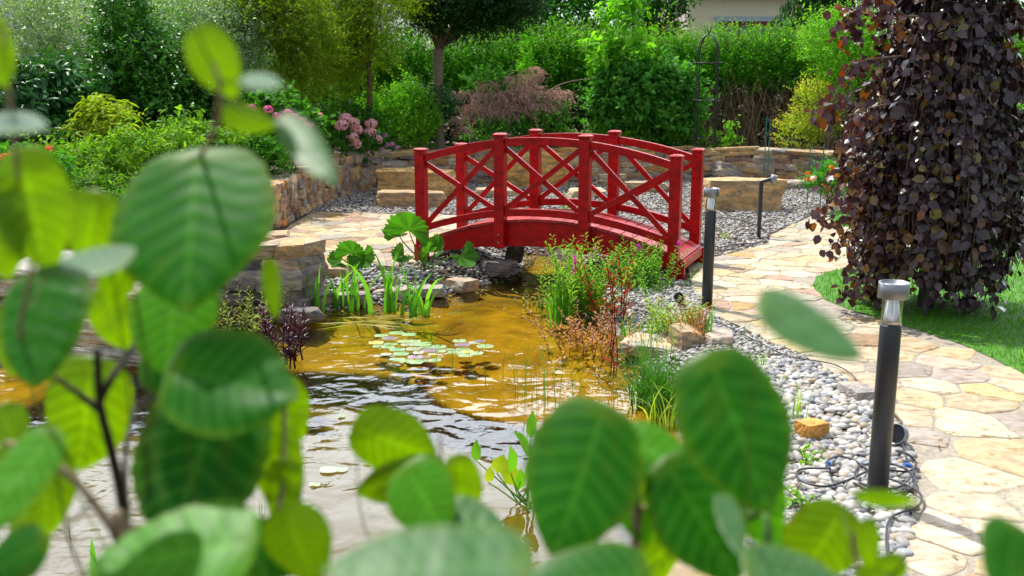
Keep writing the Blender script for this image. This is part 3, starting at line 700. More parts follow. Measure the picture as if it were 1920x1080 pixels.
for a, b in zip(sl[:-1], sl[1:]):
    m_ = (a + b) / 2; z = deckz(m_); sl_ = -.38 * m_; dirr = norm(bu + up3 * sl_)
    mb = MB(); box(mb, BP(m_, BW / 2, z - .013), ((b - a) / max(.9, dirr @ bu) - .006, BW - .072, .026), np.array([dirr, bv, np.cross(dirr, bv)]), np.array(RED2) * rng.uniform(.8, 1.15)); mb.build('deck_plank', M_red, BR, .003)
for s in (-1.175, 1.175):
    mb = MB()
    for t in (.03, BW - .03): box(mb, BP(s + .0, t + (0), .073), (.045, .05, .146), AX, RED)
    box(mb, BP(s * 1.0, BW / 2, .115), (.026, BW - .115, .07), AX, RED)
    mb.build('end_support', M_red, BR, .003)

# ------------------------------------------------------------------ lamps
def bollard(p, h, label, rz=0, tilt=0.0):
    t = thing('pillar_lamp', p, label, 'garden lamp', 'anthracite garden pillar lamps along the path')
    x, y, z = p
    mb = MB(); lathe(mb, p, [(.0001, 0), (.037, 0), (.037, h - .155), (.036, h - .152), (.0001, h - .150)], 40); mb.build('pole', M_dark, t)
    mb = MB(); lathe(mb, p, [(.048, 0), (.048, .006), (.037, .008)], 32); mb.build('foot_plate', M_dark, t)
    mb = MB(); lathe(mb, p, [(.0350, h - .150), (.0350, h - .055)], 40); mb.build('clear_cover', M_glass, t)
    mb = MB(); lathe(mb, p, [(.0001, h - .149), (.0345, h - .149), (.034, h - .135), (.028, h - .10), (.020, h - .057)], 32); mb.build('reflector', M_chrome, t)
    mb = MB(); lathe(mb, p, [(.0001, h - .056), (.050, h - .056), (.052, h - .054), (.052, h - .001), (.051, h), (.049, h), (.049, h - .010), (.0001, h - .010)], 48); mb.build('cap', M_metal, t)
    return t
pn = G(1643, 944); pf = G(1325, 578)
bollard(pn, .83, 'front garden pillar lamp with silver cap beside the coiled black cables')
bollard(pf, .83, 'far garden pillar lamp with silver cap just right of the bridge end')
# spot post lamp
p3 = G(1422, 447); t = thing('spot_post_lamp', p3, 'slim dark post lamp with angled silver head in front of the ochre block', 'garden lamp')
mb = MB(); box(mb, p3 + [0, 0, .28], (.035, .035, .56)); beam(mb, p3 + [-.017, 0, .565], p3 + [.10, .0, .60], .035, .03); mb.build('post', M_dark, t, .002)
mb = MB(); ax_ = np.array([norm(np.array([.9, -.3, .0])), norm(np.array([.1, .3, .9])), None], dtype=object)
d1 = norm(np.array([.95, -.1, -.25])); d2 = norm(np.cross(d1, [0, 1, 0])); d3 = np.cross(d1, d2)
lathe(mb, p3 + [.09, 0, .605], [(.0001, 0), (.040, 0), (.045, .012), (.045, .055), (.040, .058), (.036, .045), (.0001, .045)], 24, (1, 1, 1), np.array([d2, d3, d1])); mb.build('lamp_head', M_metal, t)
mb = MB(); lathe(mb, p3, [(.05, 0), (.045, .012), (.0001, .02)], 20); mb.build('foot_plate', M_black, t)
def spot(p, label, sz=.045, dirn=(-.7, -.6, .35), col=None, dark=False):
    t = thing('ground_spotlight', p, label, 'spotlight'); d1 = norm(np.array(dirn)); d2 = norm(np.cross(d1, [0, 0, 1.])); d3 = np.cross(d1, d2)
    z = .055 if sz < .05 else .07
    mb = MB(); lathe(mb, np.array(p) + [0, 0, z], [(.0001, -.05 * sz / .045), (sz * .5, -.045 * sz / .045), (sz * .8, -.01), (sz, 0), (sz, .035), (sz * .94, .036), (sz * .9, .012), (.0001, .012)], 28, (1, 1, 1), np.array([d2, d3, d1])); mb.build('lamp_head', M_dark if dark else M_metal, t)
    mb = MB(); lathe(mb, np.array(p) + [0, 0, z] + d1 * .013, [(.0001, .002), (sz * .86, .001)], 28, (1, 1, 1), np.array([d2, d3, d1])); mb.build('lens', M_black, t)
    mb = MB(); tube(mb, [p, np.array(p) + [0, 0, z - .02]], [.006, .008], 8); mb.build('spike', M_black, t)
spot(G(1683, 838), 'silver ground spotlight on the path edge behind the front pillar lamp')
spot(G(845, 348) , 'silver ground spotlight by the wall behind the left bridge railing', .075, (-.5, -.7, .3))
spot(G(1274, 575, -.0), 'black ground spotlight in the pebbles below the right end of the bridge', .035, (-.4, -.5, .6), dark=True)
spot(G(1310, 470), 'black ground spotlight behind the far pillar lamp', .045, (-.8, -.4, .2), dark=True)
def cable(pts, label, r=.0045, z=.03):
    q = smooth_path([G(a, b, z + (c[0] if c else 0)) for a, b, *c in pts], 6)
    q[:, 2] = np.maximum(q[:, 2], .012)
    mb = MB(); tube(mb, q, r, 8); return tag(mb.build('garden_cable', M_black), label, 'cable', 'black lamp cables lying on the pebbles')
cable([(1668, 1056), (1662, 1010), (1672, 970), (1722, 948), (1725, 925), (1690, 905), (1640, 888), (1600, 862), (1570, 856), (1550, 866, .03), (1556, 880, .05)], 'black cable looping from the bottom edge past the front lamp')
cable([(1556, 878, .05), (1500, 880, .01), (1500, 900), (1545, 912), (1590, 900), (1640, 880), (1700, 884), (1718, 870), (1700, 850, .03), (1680, 845, .02)], 'black cable coiled left of the front lamp with blue plug')
cable([(1600, 905), (1650, 925), (1700, 920), (1716, 900), (1690, 875), (1640, 868), (1606, 880), (1612, 905), (1680, 915), (1712, 885), (1700, 860), (1690, 825, .01)], 'black cable coil wound around the foot of the front lamp')
cable([(1340, 600), (1370, 615), (1420, 640), (1480, 668), (1560, 682), (1600, 705), (1608, 722)], 'thin black cable along the path edge towards the far lamp', .0035)
cable([(1345, 465), (1380, 458), (1420, 455), (1440, 440), (1425, 425), (1380, 410), (1340, 408)], 'thin black cable around the foot of the slim post lamp', .006)
cable([(1170, 560), (1200, 575), (1240, 590), (1275, 580)], 'thin black cable on the pebbles below the bridge end', .0035, -.0)
for k_, (px, py, d_) in enumerate([(1552, 874, (.2, 0, .9)), (1700, 872, (.8, .2, -.3))]):
    mb = MB(); c = G(px, py, .045); tube(mb, [c - np.array(d_) * .012, c + np.array(d_) * .02], [.009, .009], 10)
    tag(mb.build('cable_plug', M_blue), ['blue plug standing up left of the front lamp', 'blue plug right of the front lamp'][k_], 'plug')

# ------------------------------------------------------------------ iron obelisk
po = np.array([*V(1322, 262, 16.2)[:2], .4]); ob = thing('plant_obelisk', po, 'tall black wrought iron plant obelisk in the bed before the hedge', 'trellis')
r_ = .22; zt1 = V(1322, 95, 16.2)[2]; ztt = V(1322, 62, 16.2)[2]
for k_ in range(4):
    a = k_ * math.pi / 2 + .5; c, s = math.cos(a), math.sin(a)
    pts = [po + [r_ * c, r_ * s, 0], po + [r_ * c, r_ * s, .8], [po[0] + r_ * c, po[1] + r_ * s, zt1 - .02]]
    pts += [[po[0] + r_ * c * q, po[1] + r_ * s * q, zt1 + (ztt - zt1) * h] for q, h in ((.9, .35), (.55, .75), (.12, .95), (0, 1.0))]
    mb = MB(); tube(mb, pts, .011, 6); mb.build('upright', M_iron, ob)
for py in (118, 188, 258):
    z = V(1322, py, 16.2)[2]; th = np.linspace(0, 2 * math.pi, 33)
    mb = MB(); tube(mb, np.c_[po[0] + (r_ + .02) * np.cos(th), po[1] + (r_ + .02) * np.sin(th), np.full(33, z)], .007, 5, cap=False); mb.build('ring', M_iron, ob)
mb = MB()
for k_ in range(4):
    a = k_ * math.pi / 2 + .5; tube(mb, [[po[0], po[1], ztt - .01], [po[0] + .03 * math.cos(a), po[1] + .03 * math.sin(a), ztt + .04], [po[0] + .06 * math.cos(a), po[1] + .06 * math.sin(a), ztt + .10]], [.008, .008, .003], 5)
mb.build('finial', M_iron, ob)

# ------------------------------------------------------------------ plants
_wpx = [532, 585, 630, 675, 720, 800, 920, 1060, 1200, 1340, 1450, 1545, 1640]
_wy = [G(a, b)[1] for a, b in zip(_wpx, (424, 392, 373, 360, 351, 347, 343, 340, 338, 338, 342, 350, 352))]
def YY(px, Y):                               # keep bed plants behind the retaining wall
    if px < 505 or px > 1610 or Y < 11.4 or Y > 15 or (px > 1500 and Y < 12.15): return Y
    return max(Y, float(np.interp(px, _wpx, _wy)) + .55 + (Y - 11.5) * .32)
def C(px, py, rx, ry, Y, ryy=None, fix=False):          # a crown clump from its pixel ellipse at distance Y
    Y = Y if fix else YY(px, Y); s = PX(Y); return (V(px, py, Y), np.array([rx * s, (ryy if ryy else (rx + ry) * .5) * s, ry * s]))
def plant(name, label, cat, base, cl, n, stems=7, r0=.012, m=None, grp=None, bcol=(.14, .10, .07), **k):
    m = m or M_leaf
    t = thing(name, base, label, cat, grp)
    mb = MB(); pts = foliage(mb, cl, n, **k); mb.build('foliage', m, t)
    if stems:
        mb = MB(); tips = pts[rng.choice(len(pts), min(stems, len(pts)))]; branches(mb, base, tips, r0, col=bcol); mb.build('stems', M_bark, t)
    return t
def BZ(px, py, Y, z=.4): Y = YY(px, Y); p = V(px, py, Y); return np.array([p[0], Y, z])

# hedge at the back
hy = 18.2
hd = thing('privet_hedge', (0, hy, .4), 'long tall privet hedge across the back, bare brown stems showing at the right', 'hedge')
hcl = []
for x in np.arange(-3.2, 10.5, .55):
    top = 2.26 + .08 * math.sin(x * 1.7); lowr = x > 2.8
    hcl.append((np.array([x, hy + .25, (1.30 + top) / 2 + .1 if lowr else (.7 + top) / 2 + .1]), np.array([.55, .55, (top - 1.30) / 2 + .05 if lowr else (top - .7) / 2 + .1])))
mb = MB(); foliage(mb, hcl, 13000, k=7, tl=.17, ll=.07, lw=.55, c1=(.02, .11, .006), c2=(.08, .27, .02), tip=(.20, .44, .04), up=1.2, shell=.35, out=.8)
# upright shoots along the top
n = 1500; p = np.c_[rng.uniform(-3.5, 10.8, n), rng.uniform(hy - .25, hy + .6, n), rng.uniform(2.06, 2.36, n)]
for j in range(9):
    q = p + np.c_[rng.normal(size=(n, 2)) * .012, np.full(n, .045 * j)]; keep = rng.random(n) < .95 - .07 * j
    dv = norm(np.c_[rng.normal(size=(n, 2)), np.full(n, .9)]); leaves(mb, q[keep], dv[keep], norm(rng.normal(size=(keep.sum(), 3)) + [0, -.2, 1]), .055, .028, mixc((.08, .25, .02), (.26, .45, .06), rng.random(keep.sum())))
mb.build('foliage', M_leaf, hd)
for k_ in range(96):
    x = rng.uniform(2.6, 7.6) if k_ < 76 else rng.uniform(-3.2, 2.6); y = hy + rng.uniform(-.35, .25); mb = MB(); kk = rng.integers(2, 5)
    for q_ in range(kk):
        x0 = x + rng.normal() * .05; top = rng.uniform(1.2, 1.75); nseg = 7
        zs = np.linspace(.38, top, nseg); pts = np.c_[x0 + np.cumsum(rng.normal(size=nseg) * .035) + (zs - .4) * rng.normal() * .18, y + np.cumsum(rng.normal(size=nseg) * .03), zs]
        tube(mb, pts, np.linspace(rng.uniform(.008, .016), .004, nseg), 5, np.array((.24, .16, .10)) * rng.uniform(.6, 1.3))
    mb.build('stem', M_bark, hd)
mb = MB(); 
for k_ in range(700):
    x = rng.uniform(2.6, 8.0); y = hy + rng.uniform(-.1, .6); a = rng.normal() * .5; l = rng.uniform(.2, .7); z = rng.uniform(.4, 1.3)
    tube(mb, [[x, y, z], [x + a * l * .4, y + rng.normal() * .05, z + l * .5], [x + a * l, y, z + l]], [.006, .005, .003], 4, np.array((.20, .13, .085)) * rng.uniform(.5, 1.4), cap=False)
o = mb.build('twigs', M_bark, hd); o['kind'] = 'stuff'
mb = MB(); hl = thing('clipped_hedge', (-5.5, 16, .4), 'grey green hedge behind the feathery trees at left', 'hedge')
foliage(mb, [(np.array([x, 16.6, 1.2]), np.array([.6, .5, .95 + .1 * math.sin(x * 3)])) for x in np.arange(-9.5, -2.9, .55)], 7000, k=7, tl=.17, ll=.07, lw=.5, c1=(.02, .07, .012), c2=(.07, .19, .035), tip=(.18, .34, .08), up=.9, shell=.45); mb.build('foliage', M_leaf, hl)
# shade inside the hedge is imitated by an added row of dark leaves behind
plant('hedge_shade_backing', 'added dark leafy row behind the privet stems, standing in for the shade inside the hedge', 'hedge', (3, 19.8, .4), [(np.array([x, 19.8, 1.2]), np.array([.9, .35, 1.0])) for x in np.arange(-9, 11, .7)], 9500, stems=30, k=6, tl=.2, ll=.14, lw=.6, c1=(.02, .05, .012), c2=(.04, .09, .02), up=.3)

# round-headed tree
TY = YY(822, 12.9)
tb = G(822, 293, .4); tb = np.array([V(822, 200, TY)[0], TY, .4])
T1 = thing('ball_tree', tb, 'round headed tree with straight grey trunk and dense dark crown', 'tree')
mb = MB(); zt = V(822, 92, TY)[2]
tube(mb, [tb + [.02, 0, -.05], tb + [0, 0, .5], tb + [.0, 0, 1.0], [tb[0] + .01, TY, zt]], [.095, .085, .075, .09], 14, (.20, .16, .12))
cc_ = V(850, -30, TY)
mb.build('trunk', M_bark, T1)
mb = MB()
for k_ in range(26):
    a = rng.uniform(0, 6.28); e = rng.uniform(.25, 1.0); tp = cc_ + np.array([math.cos(a) * 1.0 * e, math.sin(a) * .7 * e, rng.uniform(-.3, .2)])
    s0 = np.array([tb[0] + .01, TY, zt - .03]); m1 = s0 + (tp - s0) * .5 + [0, 0, -.02]
    tube(mb, [s0, m1 + rng.normal(size=3) * .03, tp], [.028, .016, .006], 6, (.15, .11, .08))
mb.build('branches', M_bark, T1)
mb = MB(); foliage(mb, [C(860, -20, 135, 70, TY), C(900, -20, 120, 75, TY - .1), C(800, -30, 70, 60, 12.7), C(940, 20, 70, 40, TY - .1), C(850, 30, 70, 40, TY - .1), C(790, 10, 40, 40, TY)], 8500, k=7, tl=.16, ll=.065, lw=.45, c1=(.010, .04, .014), c2=(.03, .09, .035), up=.2, shell=.3)
mb.build('crown', M_gloss, T1)

# feathery ochre-green tree
def feather_tree(name, label, px, Y, lean, crown, n, seed, trunk_top):
    b = BZ(px, 250, Y); Y = b[1]; t = thing(name, b, label, 'tree', 'feathery yellow green trees left of the ball tree')
    mb = MB(); tt = V(*trunk_top, Y); pts = smooth_path([b, b + (tt - b) * .35 + [lean * .12, 0, 0], b + (tt - b) * .7, tt], 4); tube(mb, pts, np.linspace(.055, .02, len(pts)), 8, (.16, .10, .06)); mb.build('trunk', M_bark, t)
    mb = MB(); f_ = MB(); cl = [C(*c[:4], Y + (c[4] - crown[0][4]), fix=True) for c in crown]
    P_ = foliage(f_, cl, n, k=12, tl=.22, ll=.05, lw=.36, c1=(.10, .16, .012), c2=(.28, .34, .045), up=.25, droop=.2, shell=.15, flat=.6)
    tips = P_[rng.choice(len(P_), 60)]
    for tp in tips:
        s0 = pts[rng.integers(6, len(pts))]; mid = (s0 + tp) / 2 + [0, 0, .12]; tube(mb, smooth_path([s0, mid, tp], 4), np.linspace(.014, .003, 9), 5, (.14, .09, .05), cap=False)
    mb.build('branches', M_bark, t); f_.build('crown', M_leaf, t)
feather_tree('larch_tree', 'right one of the feathery trees, leaning trunk behind the pink shrubs', 665, 13.2, 1, [(660, 95, 80, 60, 13.2), (620, 10, 110, 70, 13.3), (700, 10, 80, 60, 13.0), (590, 120, 55, 35, 13.2), (640, 150, 40, 25, 13.1)], 3300, 1, (700, -20))
feather_tree('larch_tree', 'left one of the feathery trees, broad crown over the dark bed', 590, 13.8, -1, [(520, 30, 90, 70, 13.8), (570, 90, 70, 60, 13.8), (500, -30, 90, 40, 13.9), (450, 20, 60, 40, 13.8), (560, 150, 50, 35, 13.7)], 3300, 2, (520, -30))

# left background shrubs
plant('silver_shrub', 'large silvery leaved shrub filling the top left corner', 'shrub', BZ(120, 250, 12.5), [C(30, 40, 90, 90, 12.5), C(150, 60, 110, 90, 12.6), C(90, 150, 120, 70, 12.5), C(250, 20, 60, 70, 12.6), C(200, 140, 90, 60, 12.6)], 3600, m=M_gloss, stems=20, k=7, tl=.22, ll=.06, lw=.45, c1=(.12, .24, .09), c2=(.55, .66, .50), up=.7, shell=.2)
plant('silver_shrub', 'pale silvery shrub between the tall green shrub and the feathery trees', 'shrub', BZ(400, 250, 13.4), [C(380, 90, 80, 80, 13.4), C(440, 130, 60, 70, 13.4), C(350, 40, 50, 50, 13.5), C(440, 60, 50, 50, 13.5)], 2800, m=M_gloss, stems=12, k=7, tl=.2, ll=.05, lw=.45, c1=(.12, .24, .10), c2=(.42, .54, .38), up=.8, shell=.25)
plant('cherry_laurel', 'glossy dark laurel shrub at the left edge with shining leaves', 'shrub', BZ(80, 300, 10.6), [C(60, 200, 90, 70, 10.6), C(100, 270, 75, 60, 10.5), C(10, 260, 60, 60, 10.6), C(120, 190, 50, 50, 10.8)], 900, m=M_gloss, stems=10, T=T_LEAF, k=7, tl=.18, ll=.13, lw=.36, c1=(.015, .07, .03), c2=(.05, .16, .07), up=.6, shell=.5)
plant('magnolia_shrub', 'tall upright deep green shrub rising to the top edge at left', 'shrub', BZ(280, 260, 11.8), [C(250, 130, 70, 110, 11.8), C(310, 190, 90, 60, 11.7), C(235, 30, 36, 80, 11.8), C(210, 190, 60, 60, 11.8), C(340, 150, 50, 60, 11.8)], 2300, m=M_gloss, stems=14, T=T_LEAF, k=7, tl=.2, ll=.075, lw=.45, c1=(.02, .09, .012), c2=(.08, .24, .03), up=1.1, shell=.35)
plant('rhododendron', 'dark glossy shrub right of the tall upright green shrub', 'shrub', BZ(375, 250, 12.2), [C(380, 190, 60, 55, 12.2), C(340, 220, 50, 40, 12.1), C(410, 230, 50, 35, 12.0)], 700, m=M_gloss, stems=8, T=T_LEAF, k=7, tl=.14, ll=.11, lw=.34, c1=(.02, .07, .03), c2=(.06, .15, .08), up=.4, shell=.4)
plant('peach_sapling', 'arching yellow green shrub with long narrow leaves at left', 'shrub', BZ(195, 330, 10.2), [C(195, 230, 32, 42, 10.2), C(225, 225, 22, 25, 10.2), C(160, 255, 28, 28, 10.2), C(190, 290, 45, 40, 10.2)], 170, stems=9, T=T_LEAF, k=9, tl=.22, ll=.15, lw=.20, c1=(.20, .28, .015), c2=(.44, .50, .05), up=1.3, droop=.5, shell=.1)
plant('low_shrub', 'low yellow green leafy shrub below the arching one', 'shrub', BZ(250, 350, 9.6), [C(250, 300, 90, 40, 9.6), C(170, 340, 70, 45, 9.4), C(330, 290, 50, 35, 9.8), C(120, 320, 60, 40, 9.6)], 1100, T=T_LEAF, stems=8, k=7, tl=.13, ll=.075, lw=.36, c1=(.07, .18, .02), c2=(.26, .38, .06), up=.6, shell=.4)
plant('azalea_shrub', 'leafy shrub with pale green rosettes low at the left edge', 'shrub', BZ(150, 420, 8.9, .3), [C(160, 380, 80, 50, 8.9), C(90, 400, 60, 45, 8.8), C(30, 350, 60, 50, 8.9)], 800, T=T_LEAF, stems=8, k=7, tl=.11, ll=.07, lw=.34, c1=(.03, .11, .015), c2=(.20, .32, .08), up=.7, shell=.5)
plant('fern_mound', 'loose green plants spilling over the bed edge above the stone cascade', 'plant', BZ(60, 470, 8.0, .3), [C(40, 440, 80, 35, 8.0), C(150, 450, 60, 30, 8.2), C(230, 420, 60, 40, 8.6), C(300, 400, 50, 35, 9.2), C(400, 360, 60, 30, 10)], 1100, T=T_LEAF, stems=8, k=7, tl=.12, ll=.07, lw=.36, c1=(.03, .12, .015), c2=(.16, .30, .05), up=.6, shell=.4)
plant('ground_shrub', 'small green bush with broad pale leaves before the rhododendron', 'shrub', BZ(350, 290, 10.8), [C(350, 265, 50, 28, 10.8), C(400, 280, 50, 25, 10.8), C(300, 270, 40, 22, 11)], 420, T=T_LEAF, stems=5, k=7, tl=.12, ll=.10, lw=.5, c1=(.07, .17, .03), c2=(.22, .36, .08), up=.5, shell=.4)
plant('hydrangea_leaf_mound', 'rounded bright green mound below the magenta flowers', 'shrub', BZ(460, 300, 11.2), [C(460, 290, 50, 38, 11.2), C(500, 300, 45, 35, 11.2), C(430, 310, 40, 30, 11.1)], 620, T=T_LEAF, stems=5, k=7, tl=.1, ll=.06, lw=.5, c1=(.02, .10, .012), c2=(.09, .26, .03), up=.4, shell=.5)
def flower_heads(t, pts, Y, c1, c2, r, n=70, pet=.022):
    for px, py in pts:
        c = V(px, py, YY(px, Y + .45) - (.85 if YY(px, Y + .45) > Y + .45 else .5)); mb = MB(); d = norm(rng.normal(size=(n, 3)) + [0, -.3, .3]); p = c + d * r * [1.1, 1, .8]
        leaves(mb, p - 0 * d, norm(np.cross(d, rng.normal(size=(n, 3)))), d, pet, pet, mixc(c1, c2, rng.random(n)), T_ROUND); mb.build('flower_head', M_petal, t)
t = plant('hydrangea', 'hydrangea bush with magenta pink flower heads', 'shrub', BZ(540, 290, 11.9), [C(520, 225, 50, 45, 11.9), C(560, 250, 40, 35, 11.8), C(490, 215, 30, 30, 12.0)], 420, T=T_LEAF, stems=7, k=6, tl=.12, ll=.10, lw=.6, c1=(.03, .12, .02), c2=(.10, .26, .05), up=.5)
flower_heads(t, [(540, 212), (552, 220), (565, 228), (575, 238), (535, 225), (520, 218), (560, 240), (545, 235), (503, 205), (580, 236), (540, 288), (472, 203)], 11.5, (.75, .06, .36), (.85, .22, .55), .052)
t = plant('rose_bush', 'bush with soft pink and apricot flower heads above the wall', 'shrub', BZ(640, 300, 12.0), [C(620, 250, 38, 36, 12.0), C(670, 240, 40, 35, 12.0), C(650, 270, 55, 25, 11.9), C(700, 280, 40, 18, 11.8)], 560, T=T_LEAF, stems=8, k=6, tl=.11, ll=.075, lw=.6, c1=(.02, .08, .02), c2=(.07, .18, .05), up=.4)
flower_heads(t, [(648, 222), (662, 230), (668, 243), (696, 232), (694, 248), (666, 270), (660, 258), (640, 235), (707, 262)], 11.6, (.80, .36, .42), (.90, .60, .60), .085, 110, .03)
flower_heads(t, [(600, 216), (602, 222)], 11.6, (.8, .42, .28), (.85, .55, .4), .035, 40)
flower_heads(t, [(722, 254), (735, 270), (745, 277), (726, 272), (690, 285), (715, 280)], 11.5, (.6, .18, .42), (.8, .5, .7), .035, 40)
plant('green_shrub', 'bright light green bushy shrub left of the ball tree trunk', 'shrub', BZ(760, 270, 12.3), [C(755, 235, 62, 42, 12.3), C(765, 190, 28, 38, 12.4), C(710, 205, 35, 28, 12.3), C(790, 220, 30, 40, 12.4)], 1200, T=T_LEAF, stems=9, k=7, tl=.14, ll=.06, lw=.5, c1=(.07, .22, .02), c2=(.22, .44, .05), up=.8, shell=.4)
plant('dark_shrub', 'small dark blue green bush directly behind the ball tree trunk', 'shrub', BZ(815, 240, 13.2), [C(810, 200, 35, 28, 13.2)], 260, m=M_gloss, T=T_LEAF, stems=5, k=7, tl=.13, ll=.10, lw=.3, c1=(.02, .08, .05), c2=(.06, .15, .10), up=.5)
# japanese maple
MY = YY(962, 12.6)
b = BZ(962, 270, 12.6); t = thing('japanese_maple', b, 'small spreading Japanese maple with bronze pink feathery leaves behind the bridge', 'tree')
mb = MB(); s0 = V(962, 215, MY)
tube(mb, smooth_path([b, V(950, 245, MY), V(966, 222, MY), V(955, 200, MY)], 4), np.linspace(.04, .018, 13), 8, (.32, .25, .20))
mcl = [C(940, 182, 60, 11, 12.6), C(1000, 175, 55, 12, 12.5), C(900, 205, 50, 9, 12.5), C(975, 150, 34, 12, 12.6), C(1040, 185, 34, 9, 12.6), C(880, 178, 32, 7, 12.6), C(862, 225, 24, 8, 12.5), C(872, 246, 22, 7, 12.5), C(1005, 135, 16, 9, 12.6), C(960, 205, 55, 9, 12.4), C(1010, 200, 40, 8, 12.5), C(915, 160, 24, 7, 12.7), C(1065, 175, 14, 6, 12.6)]
f_ = MB(); P_ = foliage(f_, mcl, 1500, k=8, tl=.11, ll=.05, lw=.26, c1=(.42, .26, .22), c2=(.74, .56, .48), tip=(.62, .28, .28), up=0, droop=.8, shell=.15, flat=.8, spread=1.)
for tp in P_[rng.choice(len(P_), 60)]:
    tube(mb, smooth_path([V(960, 212, MY), (V(958, 196, MY) + tp) / 2 + [0, 0, .03], tp], 4), np.linspace(.014, .003, 9), 5, (.34, .26, .20), cap=False)
tube(mb, smooth_path([V(1020, 175, MY), V(1060, 155, MY), V(1120, 145, MY)], 4), np.linspace(.01, .003, 9), 5, (.34, .22, .18), cap=False)
mb.build('branches', M_bark, t); f_.build('crown', mat('maple_leaf', rough=.6, spec=.15, var=0, transl=.25, tcol=(1.1, .85, .75)), t)
plant('green_shrub', 'leafy green shrub showing behind the Japanese maple at right', 'shrub', BZ(1010, 280, 13.2), [C(1010, 225, 55, 40, 13.2), C(930, 250, 60, 22, 13.1), C(920, 160, 45, 25, 13.8)], 800, T=T_LEAF, stems=7, k=7, tl=.13, ll=.065, lw=.5, c1=(.03, .12, .03), c2=(.10, .26, .07), up=.5)
plant('tall_sapling', 'slender upright green shoot in front of the hedge behind the maple', 'shrub', BZ(990, 200, 14.5), [C(988, 90, 8, 48, 14.5, 8), C(985, 140, 12, 20, 14.5, 8)], 90, stems=3, r0=.008, k=8, tl=.12, ll=.09, lw=.25, c1=(.10, .32, .03), c2=(.2, .45, .06), up=1.5)
# tall shrubs right of the maple
plant('walnut_sapling', 'tall slim light green sapling reaching the top edge', 'shrub', BZ(1165, 280, 13.0), [C(1165, 40, 32, 50, 13.0, 30), C(1130, 100, 30, 30, 13.0, 25), C(1170, 110, 40, 40, 13.0, 25), C(1180, 10, 25, 25, 13.0)], 170, stems=8, T=T_LEAF, k=7, tl=.24, ll=.18, lw=.38, c1=(.09, .27, .03), c2=(.26, .50, .08), up=1.0, droop=.3, shell=.1)
plant('viburnum', 'large deep green leafy shrub behind the right half of the bridge', 'shrub', BZ(1210, 290, 13.1), [C(1200, 190, 75, 60, 13.1), C(1255, 170, 45, 42, 13.1), C(1150, 200, 45, 55, 13.1), C(1285, 200, 35, 30, 13.1), C(1230, 225, 70, 35, 13.0), C(1170, 150, 45, 30, 13.1)], 1900, T=T_LEAF, stems=12, k=7, tl=.18, ll=.12, lw=.55, c1=(.035, .14, .035), c2=(.13, .34, .10), up=.6, shell=.4)
plant('low_shrub', 'low yellow green bush at the foot of the iron obelisk', 'shrub', BZ(1265, 290, 12.8), [C(1265, 262, 40, 25, 12.8), C(1160, 262, 60, 22, 12.7), C(1330, 268, 35, 16, 12.9), C(1060, 262, 30, 16, 12.9)], 700, T=T_LEAF, stems=6, k=7, tl=.1, ll=.055, lw=.45, c1=(.07, .22, .02), c2=(.26, .46, .06), up=.7)
plant('small_climber', 'thin young climber with pale leaves right of the obelisk', 'plant', BZ(1370, 275, 13.2), [C(1370, 255, 12, 26, 13.2, 8), C(1372, 270, 18, 10, 13.2, 8)], 40, stems=4, r0=.006, T=T_LEAF, k=5, tl=.1, ll=.07, lw=.5, c1=(.1, .3, .04), c2=(.25, .45, .08), up=1)
plant('gold_maple', 'yellow green shrub with orange tipped shoots before the bare hedge stems', 'shrub', BZ(1510, 285, 13.0), [C(1500, 250, 42, 38, 13.0), C(1520, 195, 28, 40, 13.0), C(1550, 235, 28, 35, 13.0), C(1535, 165, 14, 20, 13.0)], 800, stems=8, k=7, tl=.13, ll=.05, lw=.55, c1=(.18, .32, .02), c2=(.52, .58, .08), tip=(.7, .36, .08), up=.9, shell=.3)
plant('purple_shrub', 'small purple leaved shrub behind the yellow green one', 'shrub', BZ(1565, 270, 13.8), [C(1560, 200, 22, 28, 13.8), C(1585, 215, 20, 30, 13.8), C(1575, 250, 24, 25, 13.8)], 320, stems=5, k=7, tl=.13, ll=.05, lw=.5, c1=(.06, .03, .07), c2=(.22, .16, .26), up=.8)
plant('laurel_shrub', 'bright green hedge shrub bulging between conifer and copper beech', 'shrub', BZ(1560, 130, 15.5), [C(1560, 85, 55, 55, 15.5), C(1620, 90, 50, 60, 15.6), C(1600, 140, 60, 40, 15.5)], 1500, stems=6, k=7, tl=.17, ll=.06, lw=.5, c1=(.06, .2, .02), c2=(.2, .44, .05), tip=(.3, .5, .06), up=1.1)
# flowers at right
t = plant('marigold_bed', 'clump of orange flowers in green leaves at the wall end by the beech', 'flowers', BZ(1560, 350, 11.9, .0), [C(1560, 330, 28, 22, 11.9), C(1535, 345, 25, 14, 11.8), C(1590, 350, 35, 14, 11.8)], 420, stems=5, T=T_LEAF, k=6, tl=.09, ll=.05, lw=.4, c1=(.04, .18, .03), c2=(.12, .34, .06), up=.7)
flower_heads(t, [(1558, 314), (1566, 318), (1578, 312), (1570, 330), (1558, 336), (1585, 322), (1598, 328), (1515, 325), (1513, 337), (1522, 333), (1610, 335)], 11.5, (.85, .12, .01), (.9, .32, .02), .022, 26, .02)
t = plant('coneflowers', 'pink coneflowers and tall green leaves at the right edge', 'flowers', BZ(1890, 380, 10.5, 0), [C(1890, 330, 45, 45, 10.5), C(1915, 280, 25, 35, 10.6), C(1880, 240, 20, 30, 11.0), C(1860, 380, 40, 25, 10.4)], 800, stems=8, k=6, T=T_LEAF, tl=.14, ll=.075, lw=.35, c1=(.05, .2, .02), c2=(.16, .42, .04), up=1)
flower_heads(t, [(1892, 257), (1905, 252), (1912, 262), (1884, 264), (1900, 262), (1915, 330), (1878, 318)], 10.1, (.85, .2, .4), (.9, .4, .55), .03, 30)
